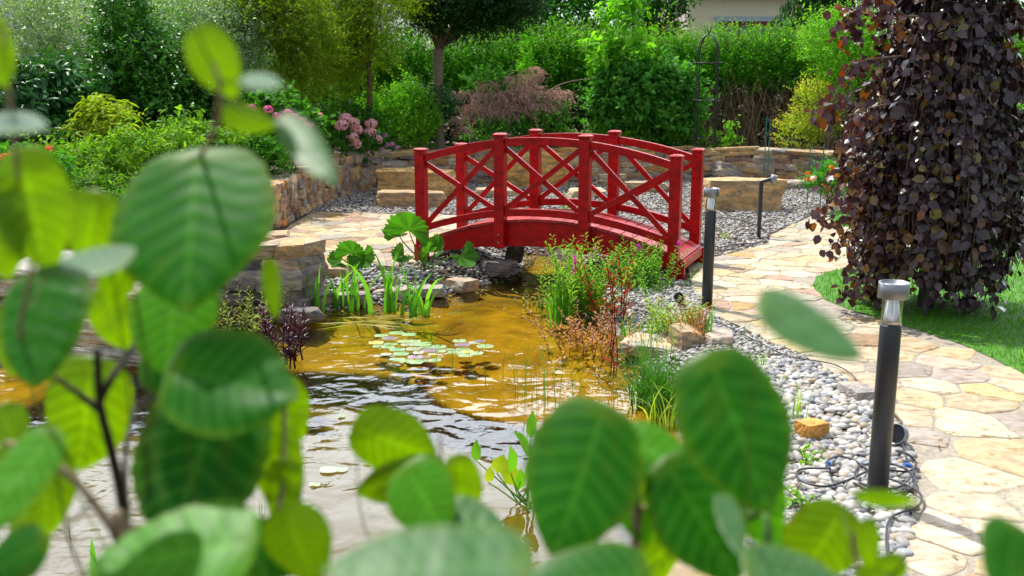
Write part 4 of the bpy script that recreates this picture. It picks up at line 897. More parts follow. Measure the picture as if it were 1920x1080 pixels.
t = plant('begonia', 'coral red flowers in low leaves at the left edge', 'flowers', BZ(25, 330, 8.3, .3), [C(20, 310, 50, 25, 8.3), C(80, 320, 50, 22, 8.3)], 320, stems=4, k=6, T=T_LEAF, tl=.08, ll=.06, lw=.5, c1=(.03, .14, .02), c2=(.10, .3, .04), up=.6)
flower_heads(t, [(10, 293), (3, 296), (20, 292), (40, 288), (92, 278)], 8.0, (.8, .05, .08), (.9, .3, .12), .022, 24, .022)
# garden netting
nt_ = thing('garden_netting', BZ(1545, 330, 12.2, .0), 'loose green garden netting on thin stakes beside the orange flowers', 'netting')
M_net = mat('green_wire', (.01, .16, .13), rough=.5, var=0)
for px in (1438 + 0, 1520, 1545, 1445 + 0):
    y0 = 12.9 if px < 1500 else 12.0; a = V(px, 220 if px < 1500 else 272, y0); mb = MB(); tube(mb, [[a[0], a[1], .0], a], .007, 5); mb.build('stake', M_net, nt_)
mb = MB()
for k_ in range(9): tube(mb, smooth_path([V(1520, 282 + k_ * 8, 12.0), V(1533, 286 + k_ * 8, 11.95), V(1545, 288 + k_ * 8, 12.0)], 3), .003, 4, cap=False)
for k_ in range(5): tube(mb, [V(1523 + k_ * 5, 284, 12.0), V(1523 + k_ * 5, 350, 12.0)], .002, 4, cap=False)
mb.build('mesh_panel', M_net, nt_)

# ------------------------------------------------------------------ weeping copper beech
bb = G(1735, 578); t = thing('weeping_beech', bb, 'weeping copper beech with dark purple leaves hanging to the lawn', 'tree')
BYD = bb[1]; s_ = PX(BYD)
mb = MB(); tube(mb, smooth_path([bb, bb + [.03, .02, .7], bb + [-.04, 0, 1.5], bb + [.02, 0, 2.4]], 5), np.linspace(.06, .03, 16), 10, (.10, .085, .075)); mb.build('trunk', M_bark, t)
mb = MB(); lf = MB()
def crown_r(z):        # half width by height (metres)
    return np.interp(z, [0, .25, .6, 1.0, 1.3, 1.7, 2.1, 2.5, 2.9], [.42, .47, .53, .55, .46, .40, .37, .36, .2])
nb = 400
for k_ in range(nb):
    a = rng.uniform(0, 6.28); top = rng.uniform(.9, 2.75); zend = max(.04, top - rng.uniform(.5, 1.6))
    if rng.random() < .5: zend = rng.uniform(.05, .5); 
    off = .10 if math.cos(a) < 0 and top < 2 else 0
    ns = 12; zz = np.linspace(top, zend, ns); u = np.linspace(0, 1, ns)
    rr = crown_r(zz) * np.clip(.12 + 1.1 * u ** .55, 0, rng.uniform(.55, 1.04)); zz = zz + .10 * np.sin(u * 3.1)
    wob = np.cumsum(rng.normal(size=(ns, 2)) * .012, 0)
    ext = 1.0
    pts = np.c_[bb[0] + rr * math.cos(a) * ext + wob[:, 0], bb[1] + rr * math.sin(a) * .95 + wob[:, 1], zz]
    tube(mb, pts, np.linspace(.006, .0014, ns), 5, np.array((.10, .07, .065)) * (rng.uniform(.7, 1.3) if rng.random() < .9 else 2.2), cap=False)
    nl = int(24 + 16 * rng.random()); tt = rng.uniform(.15, 1, nl); ip = np.array([np.interp(tt * (ns - 1), np.arange(ns), pts[:, c]) for c in range(3)]).T
    outw = norm(np.c_[ip[:, :2] - bb[:2], np.zeros(nl)]); ip = ip + rng.normal(size=ip.shape) * .02 + outw * .02
    ld = norm(rng.normal(size=(nl, 3)) * .55 + outw * .35 + [0, 0, -.75]); nm = norm(outw * .9 + [0, 0, .55] + rng.normal(size=(nl, 3)) * .45)
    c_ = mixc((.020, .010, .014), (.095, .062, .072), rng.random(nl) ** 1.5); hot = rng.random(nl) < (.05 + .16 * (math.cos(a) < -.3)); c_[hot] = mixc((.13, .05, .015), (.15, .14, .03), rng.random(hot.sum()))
    sz = rng.uniform(.038, .088, nl); leaves(lf, ip + ld * .012, ld, nm, sz, sz * rng.uniform(.6, .95, nl), c_, T_LEAF)
# a few long side sprays
for (x0, y0, x1, y1) in [(1720, 70, 1600, 40), (1700, 30, 1600, 10), (1640, 110, 1560, 190), (1650, 250, 1552, 380), (1660, 300, 1575, 440), (1800, 60, 1915, 20), (1820, 90, 1918, 130), (1800, 200, 1910, 250), (1820, 300, 1900, 400), (1680, 400, 1600, 520), (1640, 200, 1580, 300), (1850, 330, 1900, 440)]:
    p0, p2 = V(x0, y0, BYD - .2), V(x1, y1, BYD - .15); p1 = (p0 + p2) / 2 + [0, 0, .10]; pts = smooth_path([bb + [0, 0, p0[2] + .05], p0, p1, p2, p2 + [(.02 if x1 > x0 else -.02), 0, -.12]], 5); ns = len(pts)
    tube(mb, pts, np.linspace(.007, .0015, ns), 5, (.20, .15, .12), cap=False)
    nl = 90; tt = rng.uniform(.35, 1, nl); ip = np.array([np.interp(tt * (ns - 1), np.arange(ns), pts[:, c]) for c in range(3)]).T + rng.normal(size=(nl, 3)) * [.05, .05, .02] + [0, 0, -.02]
    ld = norm(rng.normal(size=(nl, 3)) * .6 + [0, 0, -.7]); nm = norm(np.array([0, -.6, .7]) + rng.normal(size=(nl, 3)) * .5)
    c_ = mixc((.05, .022, .035), (.10, .05, .05), rng.random(nl)); hot = rng.random(nl) < .2; c_[hot] = mixc((.20, .06, .01), (.26, .16, .02), rng.random(hot.sum()))
    sz = rng.uniform(.04, .075, nl); leaves(lf, ip, ld, nm, sz, sz * .85, c_, T_LEAF)
mb.build('branches', M_bark, t); lf.build('crown', M_beech, t)

# ------------------------------------------------------------------ pond plants
def clump(name, label, cat, px, py, z, n, rad, h, w, lean, c1, c2, bend=1., grp=None, seg=5, part='foliage', m=None):
    b = G(px, py, z); t = thing(name, b, label, cat, grp); mb = MB()
    p = b + np.c_[rng.normal(size=(n, 2)) * rad, np.full(n, -.02)]
    blades(mb, p, rng.uniform(h * .55, h, n), w * rng.uniform(.7, 1.2, n), np.c_[rng.normal(size=(n, 2)) * lean, np.zeros(n)] + np.c_[(p - b)[:, :2] / max(rad, .01) * lean * .4, np.zeros(n)], c1, c2, seg, bend)
    mb.build(part, m or M_leaf, t); return t
IG1, IG2 = (.08, .30, .03), (.20, .50, .06)
ig = 'iris clumps at the pond margin'
clump('iris_clump', 'leftmost iris clump with broad upright blades beside the dark slab', 'water plant', 592, 590, ZW, 9, .03, .42, .036, .10, IG1, IG2, grp=ig)
clump('iris_clump', 'iris clump with blades leaning left, second from the left', 'water plant', 648, 578, ZW, 18, .07, .42, .028, .30, IG1, IG2, grp=ig)
clump('iris_clump', 'tallest iris clump below the left end of the bridge', 'water plant', 728, 582, ZW, 14, .05, .56, .032, .28, IG1, IG2, grp=ig)
clump('iris_clump', 'iris clump spreading over the open water below the bridge', 'water plant', 780, 592, ZW, 16, .06, .44, .030, .45, IG1, IG2, grp=ig)
clump('iris_clump', 'dense upright iris clump in the golden water right of the middle', 'water plant', 1043, 603, ZW, 40, .05, .36, .016, .13, IG1, IG2, grp=ig)
# fallen blades floating
mb = MB(); b = G(690, 600, ZW)
for k_ in range(26):
    x0 = G(rng.uniform(600, 840), rng.uniform(588, 612), ZW + .004); a = rng.normal() * .5 + (0 if rng.random() < .6 else math.pi); l = rng.uniform(.15, .42); d = np.array([math.cos(a), math.sin(a) * .8, 0]); sd2 = np.array([-d[1], d[0], 0])
    w_ = .006; v = [x0 - sd2 * w_, x0 + sd2 * w_, x0 + d * l * .5 + sd2 * w_ + [0, 0, .012 * rng.random()], x0 + d * l * .5 - sd2 * w_, x0 + d * l]
    mb.add(v, [np.array([[0, 3, 2, 1]]), np.array([[3, 4, 2]])], mixc((.30, .30, .05), (.45, .42, .14), rng.random(1))[0])
tag(mb.build('fallen_blades', M_leaf), 'yellowed leaf blades lying flat on the water by the iris clumps', 'leaves')
# giant-leaf plants (gunnera / rhubarb)
def lobed(mb, c, d, nrm, size, col, lobes=7, cup=.42):
    n = 90; th = np.linspace(-2.15, 2.15, n); d = norm(np.array(d, float)); nrm = np.array(nrm, float); nrm = norm(nrm - d * (nrm @ d)); b = np.cross(nrm, d)
    r = size * .62 * (1 + .10 * np.abs(np.cos(th * 3.5)) + .07 * np.abs(np.sin(th * 10)) + .05 * np.cos(th * 23) + .0 * th)
    rings = []
    for q_ in (.35, .7, 1.0):
        rings.append(c + np.outer(np.cos(th) * r * q_, d) + np.outer(np.sin(th) * r * q_, b) + np.outer(cup * r * q_ ** 2 + .03 * size * np.cos(th * lobes) * q_, nrm))
    v = np.vstack([np.array(c)[None]] + rings); i_ = np.arange(n - 1)
    fs = [np.stack([np.zeros(n - 1, int), 1 + i_, 2 + i_], -1), np.vstack([np.stack([1 + k * n + i_, 1 + (k + 1) * n + i_, 2 + (k + 1) * n + i_, 2 + k * n + i_], -1) for k in (0, 1)])]
    mb.add(v, fs, np.array(col) * (1 + .2 * np.cos(np.r_[0, th, th, th] * lobes)[:, None]), True)
def gunnera(px, py, z, spec, label, stalk=.006):
    b = G(px, py, z); t = thing('gunnera', b, label, 'plant', 'plants with big lobed leaves on the left shore')
    for (lx, ly, sz, dx, dz, ny, nz_) in spec:
        Y = b[1] - .05; p = V(lx, ly, Y); d = np.array([dx, -.15, dz]); s = sz * PX(Y)
        mb = MB(); lobed(mb, p - norm(d) * s * .3, d, (0.1 * dx, ny, nz_), s, mixc((.04, .15, .015), (.08, .24, .03), rng.random(1))[0]); mb.build('leaf', M_leaf, t)
        mb = MB(); q_ = p - norm(d) * s * .28; tube(mb, smooth_path([b + rng.normal(size=3) * [.02, .02, 0], (b + q_) / 2 + [(q_[0] - b[0]) * .25, 0, .06], q_], 5), np.linspace(stalk * 1.3, stalk * .6, 11), 6, (.16, .26, .06)); mb.build('stalk', M_leaf, t)
gunnera(800, 506, .0, [(768, 415, 62, .1, .75, -.6, .45), (735, 442, 46, -.9, -.1, -.25, .9), (828, 458, 34, .5, .5, -.5, .6), (872, 490, 44, .6, -.75, -.35, .7), (795, 470, 30, -.3, .3, -.7, .5), (750, 485, 34, -.3, -.2, -.6, .7)], 'tall plant with large lobed leaves at the left foot of the bridge')
gunnera(668, 512, .0, [(662, 462, 44, .1, .6, -.7, .5), (628, 492, 34, -.8, -.1, -.6, .7), (684, 490, 36, .5, -.8, -.8, .3), (655, 490, 26, -.3, .2, -.6, .6), (672, 500, 24, .3, .2, -.6, .6)], 'smaller lobed leaf plant on the shore left of the bridge')
def stalks(name, label, px, py, z, n, rad, h, k, ll, lw, c1, c2, stemc=(.12, .18, .05), lean=.12, m=None, tip=None, grp=None, cat='plant', r=.0035, flower=None, T=T_LEAF, rise=.75):
    b = G(px, py, z); t = thing(name, b, label, cat, grp); sm = MB(); lf = MB(); fl = MB(); anyf = False
    for q_ in range(n):
        x = b + np.r_[rng.normal(size=2) * rad, -.02]; hh = h * rng.uniform(.55, 1); ld = rng.normal(size=2) * lean + (x - b)[:2] / max(rad, .01) * lean * .5
        u = np.linspace(0, 1, 6)[:, None]; pts = x + np.hstack([ld[None] * hh * u ** 1.6, hh * u]); pts[1:] += rng.normal(size=(5, 3)) * .006
        tube(sm, pts, np.linspace(r, r * .4, 6), 5, stemc, cap=False)
        uu = np.linspace(.12, 1, k); ip = np.array([np.interp(uu * 5, np.arange(6), pts[:, c]) for c in range(3)]).T; a = np.arange(k) * 2.4 + rng.uniform(0, 6)
        d = np.c_[np.cos(a), np.sin(a), np.full(k, rise) + rng.normal(size=k) * .25]
        s = ll * rng.uniform(.7, 1.15, k) * (1.05 - .45 * uu); cc = mixc(c1, c2, rng.random(k))
        if tip is not None: w_ = np.clip(uu * 1.6 - .8, 0, 1)[:, None] * rng.random((k, 1)); cc = cc * (1 - w_) + np.array(tip) * w_
        leaves(lf, ip, d, np.tile([0, 0, 1.], (k, 1)) + rng.normal(size=(k, 3)) * .3, s, s * lw, cc, T)
        if flower and rng.random() < flower[0]:
            m_ = 46; ft = rng.random(m_) * flower[2]; ip = pts[-1] + np.c_[rng.normal(size=(m_, 2)) * .004, ft]; leaves(fl, ip, norm(rng.normal(size=(m_, 3))), rng.normal(size=(m_, 3)), .016, .012, mixc(flower[1], np.array(flower[1]) * 1.3, rng.random(m_)), T_KITE); anyf = True
    sm.build('stems', M_leaf, t); lf.build('foliage', m or M_leaf, t)
    if anyf: fl.build('blossom', M_petal, t)
    return t
stalks('lobelia', 'clump of dark purple upright leafy stems standing in the water', 538, 678, ZW, 13, .075, .36, 34, .075, .24, (.030, .008, .022), (.10, .02, .055), (.08, .02, .03), .10, M_gloss, cat='water plant', r=.006)
stalks('loosestrife', 'tall bushy light green loosestrife in front of the bridge', 1095, 590, ZW + .02, 54, .10, .58, 38, .070, .26, (.12, .32, .02), (.32, .52, .05), (.16, .20, .06), .20, flower=(.03, (.6, .08, .5), .05), cat='plant')
stalks('loosestrife', 'shorter bushy loosestrife below the right end of the bridge', 1212, 545, -.03, 60, .12, .42, 30, .062, .26, (.08, .26, .03), (.20, .42, .06), (.16, .16, .06), .25, flower=(.08, (.6, .08, .5), .04), cat='plant')
stalks('cardinal_flower', 'red leaved stems with scarlet and magenta flowers by the iris clump', 1148, 600, ZW + .05, 9, .05, .60, 14, .085, .22, (.30, .02, .02), (.55, .05, .04), (.28, .02, .02), .12, flower=(.3, (.65, .05, .45), .08), cat='plant', r=.004)
stalks('cardinal_flower', 'taller deep red stems rising from the rush clump edge', 1160, 700, ZW, 4, .03, .50, 10, .07, .2, (.30, .06, .03), (.4, .1, .06), (.20, .012, .02), .05, cat='plant', r=.004)
stalks('red_sedum', 'tangle of reddish and pale stems hanging over the water edge', 1110, 655, ZW, 46, .13, .26, 14, .05, .3, (.34, .20, .04), (.62, .26, .16), (.30, .12, .08), .55, cat='plant', tip=(.6, .4, .35))
stalks('red_sedum', 'small orange red leafy plant beside the far pillar lamp', 1300, 640, -.02, 26, .05, .28, 16, .05, .24, (.26, .16, .03), (.46, .14, .04), (.30, .12, .06), .25, cat='plant')
stalks('spurge', 'yellow green feathery plant in the pebbles behind the rush clump', 1258, 620, -.02, 30, .08, .26, 18, .06, .2, (.20, .36, .04), (.42, .56, .10), (.2, .3, .08), .4, cat='plant')
stalks('willow_herb', 'pale green leafy stems by the water left of the purple clump', 455, 625, ZW, 26, .12, .34, 18, .06, .2, (.12, .22, .05), (.36, .44, .16), (.30, .16, .08), .25, cat='water plant')
stalks('rosemary', 'upright grey green sprig plant beside the slate stack', 520, 600, ZW, 10, .04, .40, 30, .045, .14, (.10, .18, .08), (.26, .34, .18), (.2, .16, .1), .12, cat='plant')
stalks('creeping_jenny', 'small mottled plant at the water edge left of the dense iris clump', 1012, 575, ZW, 20, .06, .14, 10, .045, .5, (.10, .16, .03), (.36, .34, .12), (.2, .12, .06), .5, cat='water plant')
stalks('mint', 'dark green plants filling the bank under the right part of the bridge', 1150, 530, -.04, 30, .15, .26, 12, .05, .4, (.03, .10, .02), (.08, .22, .04), (.1, .1, .04), .3)
# rush clump
clump('rush_clump', 'dense dark green curly rush clump at the pond edge', 'water plant', 1235, 760, ZW, 520, .075, .36, .0045, .48, (.03, .12, .015), (.08, .26, .04), seg=7, bend=1.6)
clump('grass_tuft', 'tall pale grass tuft left of the rush clump', 'grass', 1215, 690, ZW, 60, .09, .42, .004, .22, (.06, .2, .03), (.14, .32, .05), seg=5)
clump('sedge', 'bright yellow green grass blades bending in front of the rush clump', 'grass', 1245, 800, ZW, 20, .05, .34, .010, .6, (.25, .42, .04), (.45, .58, .08), seg=7, bend=1.8)
gt = 'young grass tufts in the pebbles'
clump('grass_tuft', 'grass tuft with broad blades at the foot of the far pillar lamp', 'grass', 1330, 640, 0, 9, .02, .30, .012, .18, IG1, IG2, grp=gt)
clump('grass_tuft', 'single slim grass tuft standing at the path edge', 'grass', 1398, 640, 0, 4, .01, .28, .006, .22, (.1, .25, .04), (.2, .36, .08), grp=gt)
clump('grass_tuft', 'grass tuft on the pebbles left of the blurred pale leaf', 'grass', 1405, 705, 0, 12, .03, .17, .008, .30, IG1, IG2, grp=gt)
clump('grass_tuft', 'small grass tuft right of another on the pebbles', 'grass', 1432, 690, 0, 8, .02, .13, .008, .2, IG1, IG2, grp=gt)
clump('grass_tuft', 'tall thin grass tuft above the orange stone', 'grass', 1492, 790, 0, 16, .02, .26, .006, .18, (.14, .32, .04), (.34, .46, .08), grp=gt)
clump('grass_tuft', 'reed blades at the water behind the copper red stems', 'grass', 1175, 640, ZW, 16, .04, .26, .010, .3, IG1, IG2, grp=gt)
clump('grass_tuft', 'small grass tuft beside the slim post lamp', 'grass', 1358, 447, 0, 16, .03, .16, .010, .35, (.16, .3, .04), (.4, .42, .08), grp=gt)
clump('grass_tuft', 'thin grass seen through the middle of the bridge railing', 'grass', 1065, 400, 0, 14, .06, .36, .010, .2, IG1, IG2, grp=gt)
for k_, (px, py, lb) in enumerate([(1530, 870, 'small seedling with round leaves below the orange stone'), (1495, 945, 'pale leafy weed at the left edge of the pebbles'), (1440, 720, 'tiny seedling near the grass tufts on the pebbles')]):
    stalks('seedling', lb, px, py, 0, 7, .03, .07, 5, .035, .7, (.12, .34, .03), (.3, .5, .06), lean=.5, grp='seedlings in the pebbles', T=T_ROUND)
# thin reeds in open water
for k_, (px, py, n, h, lb) in enumerate([(935, 712, 9, .34, 'thin reed stalks right of the lily pads'), (1010, 745, 18, .42, 'tallest thin reed stalks rising from the sky reflection'), (850, 700, 3, .40, 'single thin reeds at the right lily pads'), (1060, 760, 8, .34, 'thin reed stalks between the tall reeds and the rush clump'), (20, 1010, 14, .18, 'thin rushes in the water at the bottom left corner'), (490, 985, 12, .14, 'short upright rushes low in the water behind the dark leaf')]):
    clump('reed', lb, 'water plant', px, py, ZW, n, .07, h, .0035, .07, (.04, .14, .03), (.10, .24, .06), grp='thin reeds in the open water', part='foliage')
clump('bur_reed', 'long green blade leaning right near the bottom middle', 'water plant', 615, 1060, ZW, 2, .01, .3, .013, .35, IG1, IG2)
clump('bur_reed', 'broad green blade in the water at lower left', 'water plant', 180, 1075, ZW, 2, .01, .2, .020, .12, IG1, IG2)
# arrowhead plant
b = G(985, 945, ZW); t = thing('arrowhead_plant', b, 'water plant with spear shaped bright green leaves, one yellow with brown edge', 'water plant')
for (lx, ly, l, w_, a, col) in [(893, 845, 44, 20, -92, 0), (938, 870, 40, 34, -70, 1), (960, 862, 60, 30, -85, 0), (955, 885, 60, 36, -110, 1), (978, 822, 44, 16, -130, 0), (997, 795, 56, 22, -85, 0), (985, 835, 60, 16, -120, 0), (975, 900, 50, 30, -80, 0), (1000, 880, 50, 30, -70, 0), (918, 890, 34, 20, -80, 1), (1080, 780, 40, 10, -50, 0), (1180, 808, 36, 26, -60, 1), (1190, 828, 34, 24, -80, 1)]:
    Y = b[1] + rng.normal() * .04; p = V(lx, ly, Y); s = PX(Y); d = np.array([math.cos(R(a)), rng.normal() * .2, -math.sin(R(a))])
    mb = MB(); leaves(mb, (p - d * l * s / 2)[None], d[None], np.array([[rng.normal() * .4, -.9, .4]]), l * s, w_ * s * 1.1, np.array([[.16, .42, .03] if col == 0 else [.42, .52, .03]]), T_LEAF); mb.build('leaf', M_leaf, t)
    if lx < 1050:
        mb = MB(); q_ = p - d * l * s / 2; tube(mb, smooth_path([b + rng.normal(size=3) * [.03, .03, 0], (b + q_) / 2 + rng.normal(size=3) * .01, q_], 4), np.linspace(.004, .0025, 9), 5, (.16, .34, .05)); mb.build('stalk', M_leaf, t)
# lily pads
M_pad = mat('lily_pad', rough=.25, spec=.6, var=.25, nscale=60)
def lily(label, cx, cy, pads):
    b = G(cx, cy, ZW); t = thing('water_lily', b, label, 'water lily', 'water lilies on the pond')
    for (px, py, w_, kind) in pads:
        c = G(px, py, ZW + .004 + rng.random() * .004); r = w_ * PX(c[1]) / 2 * 1.12; n = 22; a0 = rng.uniform(0, 6.28); th = a0 + np.linspace(.16, 2 * math.pi - .16, n)
        ring = c + np.c_[np.cos(th) * r * (1 + rng.normal(size=n) * .015), np.sin(th) * r, .0015 * np.sin(th * 3) + rng.random() * .002 * np.cos(th - a0)]
        mid = c + np.c_[np.cos(th) * r * .5, np.sin(th) * r * .5, np.zeros(n)]
        v = np.vstack([c[None], mid, ring]); i_ = np.arange(n - 1)
        col = {0: (.15, .27, .09), 1: (.22, .33, .13), 2: (.20, .13, .15), 3: (.50, .36, .04), 4: (.28, .30, .18)}[kind]
        cv = np.tile(np.array(col), (len(v), 1)) * rng.uniform(.85, 1.15); cv[n + 1:] *= .85
        mb = MB(); mb.add(v, [np.stack([0 * i_, 1 + i_, 2 + i_], -1), np.stack([1 + i_, 1 + n + i_, 2 + n + i_, 2 + i_], -1)], cv, True); mb.build('pad', M_pad, t)
pl = [(715, 629, 24, 1), (743, 624, 26, 1), (767, 627, 26, 1), (731, 634, 28, 2), (705, 642, 26, 3), (712, 649, 26, 1), (733, 645, 24, 0), (757, 640, 22, 1), (778, 640, 20, 1), (728, 651, 22, 1), (745, 655, 28, 0), (764, 646, 24, 4), (792, 645, 32, 1), (776, 654, 28, 4), (798, 651, 22, 0), (823, 650, 26, 0), (824, 658, 22, 1), (806, 657, 30, 2), (784, 661, 18, 4), (724, 664, 18, 4), (752, 663, 28, 0), (745, 674, 28, 1), (762, 677, 28, 1), (778, 669, 26, 2), (797, 669, 18, 2), (790, 676, 24, 0), (779, 679, 26, 1), (815, 675, 22, 0), (811, 664, 16, 4)]
lily('left and larger mat of round lily pads, pale green with a few bronze', 770, 655, pl)
lily('right and smaller group of lily pads with one yellow pad', 875, 650, [(861, 639, 24, 1), (890, 642, 22, 4), (867, 646, 28, 2), (900, 639, 20, 2), (910, 649, 30, 1), (868, 655, 26, 0), (843, 655, 16, 1), (852, 660, 26, 1), (893, 662, 24, 1), (873, 666, 26, 1), (876, 659, 22, 3), (864, 662, 14, 1)])
lily('scattered small pale pads on the grey reflection below the mats', 610, 900, [(640, 780, 14, 1), (700, 770, 16, 1), (660, 815, 12, 1), (617, 880, 34, 4), (640, 880, 24, 1), (590, 908, 20, 1), (580, 955, 26, 1), (573, 945, 18, 4), (605, 1003, 28, 4), (590, 977, 20, 1)])

# fallen leaf litter on the path and gravel
p = np.vstack([rpoly(path, 130), rpoly(gravel_far, 160), rpoly(bank_r, 90)]); p = p[(sdist(p, pond) > .1) & (sdist(p, lawn) > 0)]; n = len(p)
mb = MB(); leaves(mb, np.c_[p, np.full(n, .022)], np.c_[rng.normal(size=(n, 2)), rng.normal(size=n) * .15], np.tile([0, 0, 1.], (n, 1)) + rng.normal(size=(n, 3)) * .3, rng.uniform(.012, .035, n), .012, mixc((.10, .06, .03), (.26, .17, .06), rng.random(n)), T_LEAF)
struct(mb.build('leaf_litter', M_leaf), 'stuff')['label'] = 'small dry leaves scattered on the paving and gravel'

# ------------------------------------------------------------------ houses
M_wall = mat('render', (.75, .72, .50), rough=.9, var=.06); M_lav = mat('pale_render', (.60, .56, .62), rough=.9, var=.06)
def tiletex(t, tcn, col):
    N = t.nodes; K = t.links.new; w = N.new('ShaderNodeTexWave'); w.inputs['Scale'].default_value = 2.2; w.bands_direction = 'X'; K(tcn.outputs['Object'], w.inputs['Vector'])
    mr = N.new('ShaderNodeMapRange'); mr.inputs[3].default_value = .55; mr.inputs[4].default_value = 1.1; K(w.outputs[1], mr.inputs[0]); v = N.new('ShaderNodeVectorMath'); v.operation = 'SCALE'; K(col, v.inputs[0]); K(mr.outputs[0], v.inputs['Scale']); return v.outputs[0]
M_tile = mat('roof_tiles', (.28, .20, .20), rough=.7, var=.15, tex=tiletex); M_navy = mat('slate_roof', (.03, .03, .07), rough=.5, var=.2); M_trim = mat('painted_trim', (.40, .46, .55), rough=.6, var=.05); M_brown = mat('brown_frame', (.16, .04, .025), rough=.5, var=.1); M_pane = mat('window_pane', (.10, .12, .15), rough=.08, spec=.8, var=0)
hY = 30.
xl, xr = V(1290, 30, hY)[0], V(1500, 30, hY)[0] + 1.5; ze = V(1400, -16, hY)[2]
t = thing('cream_house', (xl + 3, hY, 0), 'cream rendered house behind the hedge with a blue grey framed window', 'house')
mb = MB(); box(mb, ((xl + xr) / 2, hY + 3, ze / 2), (xr - xl, 6, ze)); mb.build('wall', M_wall, t)
mb = MB(); a, b2, y0, y1 = xl - .4, xr + .4, hY - .5, hY + 6.5; ym = hY + 3
mb.add([[a, y0, ze], [b2, y0, ze], [b2, ym, ze + 1.9], [a, ym, ze + 1.9], [a, y1, ze], [b2, y1, ze], [a, y0, ze - .12], [b2, y0, ze - .12], [b2, y1, ze - .12], [a, y1, ze - .12]], [np.array([[0, 1, 2, 3], [3, 2, 5, 4], [6, 7, 1, 0], [9, 8, 7, 6]]), np.array([[0, 3, 4], [1, 5, 2]])]); mb.build('roof', M_tile, t)
w0, w1 = V(1338, 60, hY), V(1465, 60, hY); zt, zb = V(1400, 32, hY)[2], V(1400, 100, hY)[2]
mb = MB(); fy = hY - .05
box(mb, ((w0[0] + w1[0]) / 2, fy, zt - .06), (w1[0] - w0[0], .1, .14)); box(mb, (w0[0] + .06, fy, (zt + zb) / 2 - .07), (.12, .1, zt - zb - .14)); box(mb, (w1[0] - .06, fy, (zt + zb) / 2 - .07), (.12, .1, zt - zb - .14))
wf = mb.build('window', M_trim, t)
mb = MB()
box(mb, ((w0[0] + w1[0]) / 2, hY - .02, zt - .20), (w1[0] - w0[0] - .24, .06, .12))
for q_ in (.08, .33, .62, .92): box(mb, (w0[0] + (w1[0] - w0[0]) * q_, hY - .02, (zt + zb) / 2 - .2), (.10, .06, zt - zb - .3))
o = mb.build('sash', M_brown); o.parent = wf; o.location = (0, 0, 0)
mb = MB(); box(mb, ((w0[0] + w1[0]) / 2, hY - .006, (zt + zb) / 2 - .1), (w1[0] - w0[0] - .2, .012, zt - zb - .25)); o = mb.build('pane', M_pane); o.parent = wf
t = thing('garage', (xl - 1.2, 27, 0), 'low outbuilding with mauve brown tiled roof left of the cream house', 'building')
a, b2 = V(1215, 20, 27)[0], V(1288, 20, 27)[0]; z0, z1 = V(1250, 42, 27)[2], V(1250, -20, 27)[2]
mb = MB(); box(mb, ((a + b2) / 2, 28.5, z0 / 2), (b2 - a - .2, 2.6, z0)); mb.build('wall', M_wall, t)
mb = MB(); mb.add([[a, 26.9, z0], [b2, 26.9, z0], [b2, 28.6, z1], [a, 28.6, z1], [a, 30.2, z0], [b2, 30.2, z0]], [np.array([[0, 1, 2, 3], [3, 2, 5, 4], [4, 5, 1, 0]]), np.array([[0, 3, 4], [1, 5, 2]])]); mb.build('roof', M_tile, t)
hY = 22.
t = thing('pale_house', (-7.5, hY, 0), 'pale mauve rendered house with dark slate roof edge behind the left shrubs', 'house')
x0, x1 = V(-80, 0, hY)[0], V(262, 0, hY)[0]; x2, x3 = V(372, 0, hY)[0], V(700, 0, hY)[0]
zl = V(100, 50, hY)[2]
mb = MB(); box(mb, ((x0 + x3) / 2, hY + 2.4, 2.2), (x3 - x0, 4, 4.4)); mb.build('wall', M_lav, t)
mb = MB(); e = V(270, 48, hY)[2]
pA, pB, pC, pD = V(205, 75, hY - .3), V(330, 42, hY - .3), V(560, -60, hY - .3), V(440, -70, hY - .3)
mb = MB(); q0, q1, q2, q3 = V(255, 46, hY), V(345, 4, hY), V(352, 46, hY), V(262, 60, hY)
tri = np.array([V(258, 50, hY), V(352, 40, hY), V(352, -40, hY)]); v = np.vstack([tri + [0, -.3, 0], tri + [0, 1.0, 0]])
mb.add(v, [np.array([[0, 1, 2], [5, 4, 3]]), np.array([[0, 3, 4, 1], [1, 4, 5, 2], [2, 5, 3, 0]])]); mb.build('roof', M_navy, t)
mb = MB(); beam(mb, V(235, 46, hY - .45), V(352, -48, hY - .45), .25, .22, col=(1, 1, 1)); mb.build('verge_board', mat('beige_fascia', (.50, .42, .36), rough=.8, var=.05), t)

# ------------------------------------------------------------------ background trees
def bgtree(label, px, Y, zc, w, h, n, c1, c2, ll=.12, name='broadleaf_tree', **k):
    x = V(px, 0, Y)[0]; b = np.array([x, Y, 0.]); t = thing(name, b, label, 'tree', 'trees behind the hedge')
    mb = MB(); tube(mb, [b, b + [.05, 0, zc * .5], b + [0, 0, zc]], [.16, .12, .06], 8, (.12, .09, .07)); mb.build('trunk', M_bark, t)
    cl = [(np.array([x, Y, zc]), np.array([w, w * .8, h]))] + [(np.array([x + rng.uniform(-.7, .7) * w, Y + rng.uniform(-.4, .4) * w, zc + rng.uniform(-.7, .7) * h]), np.array([w, w, h]) * rng.uniform(.3, .5)) for _ in range(7)]
    mb = MB(); foliage(mb, cl, n, k=6, tl=.3, ll=ll, lw=.55, c1=c1, c2=c2, up=.2, shell=.4, **k); mb.build('crown', M_leaf, t)
bgtree('broad dark tree behind the hedge, left of the tall sapling', 1040, 21, 3.0, 1.8, 1.3, 2200, (.02, .09, .015), (.06, .20, .03))
bgtree('darker tree behind the hedge just right of the tall sapling', 1215, 23, 3.2, .9, 1.1, 900, (.012, .05, .015), (.04, .12, .03))
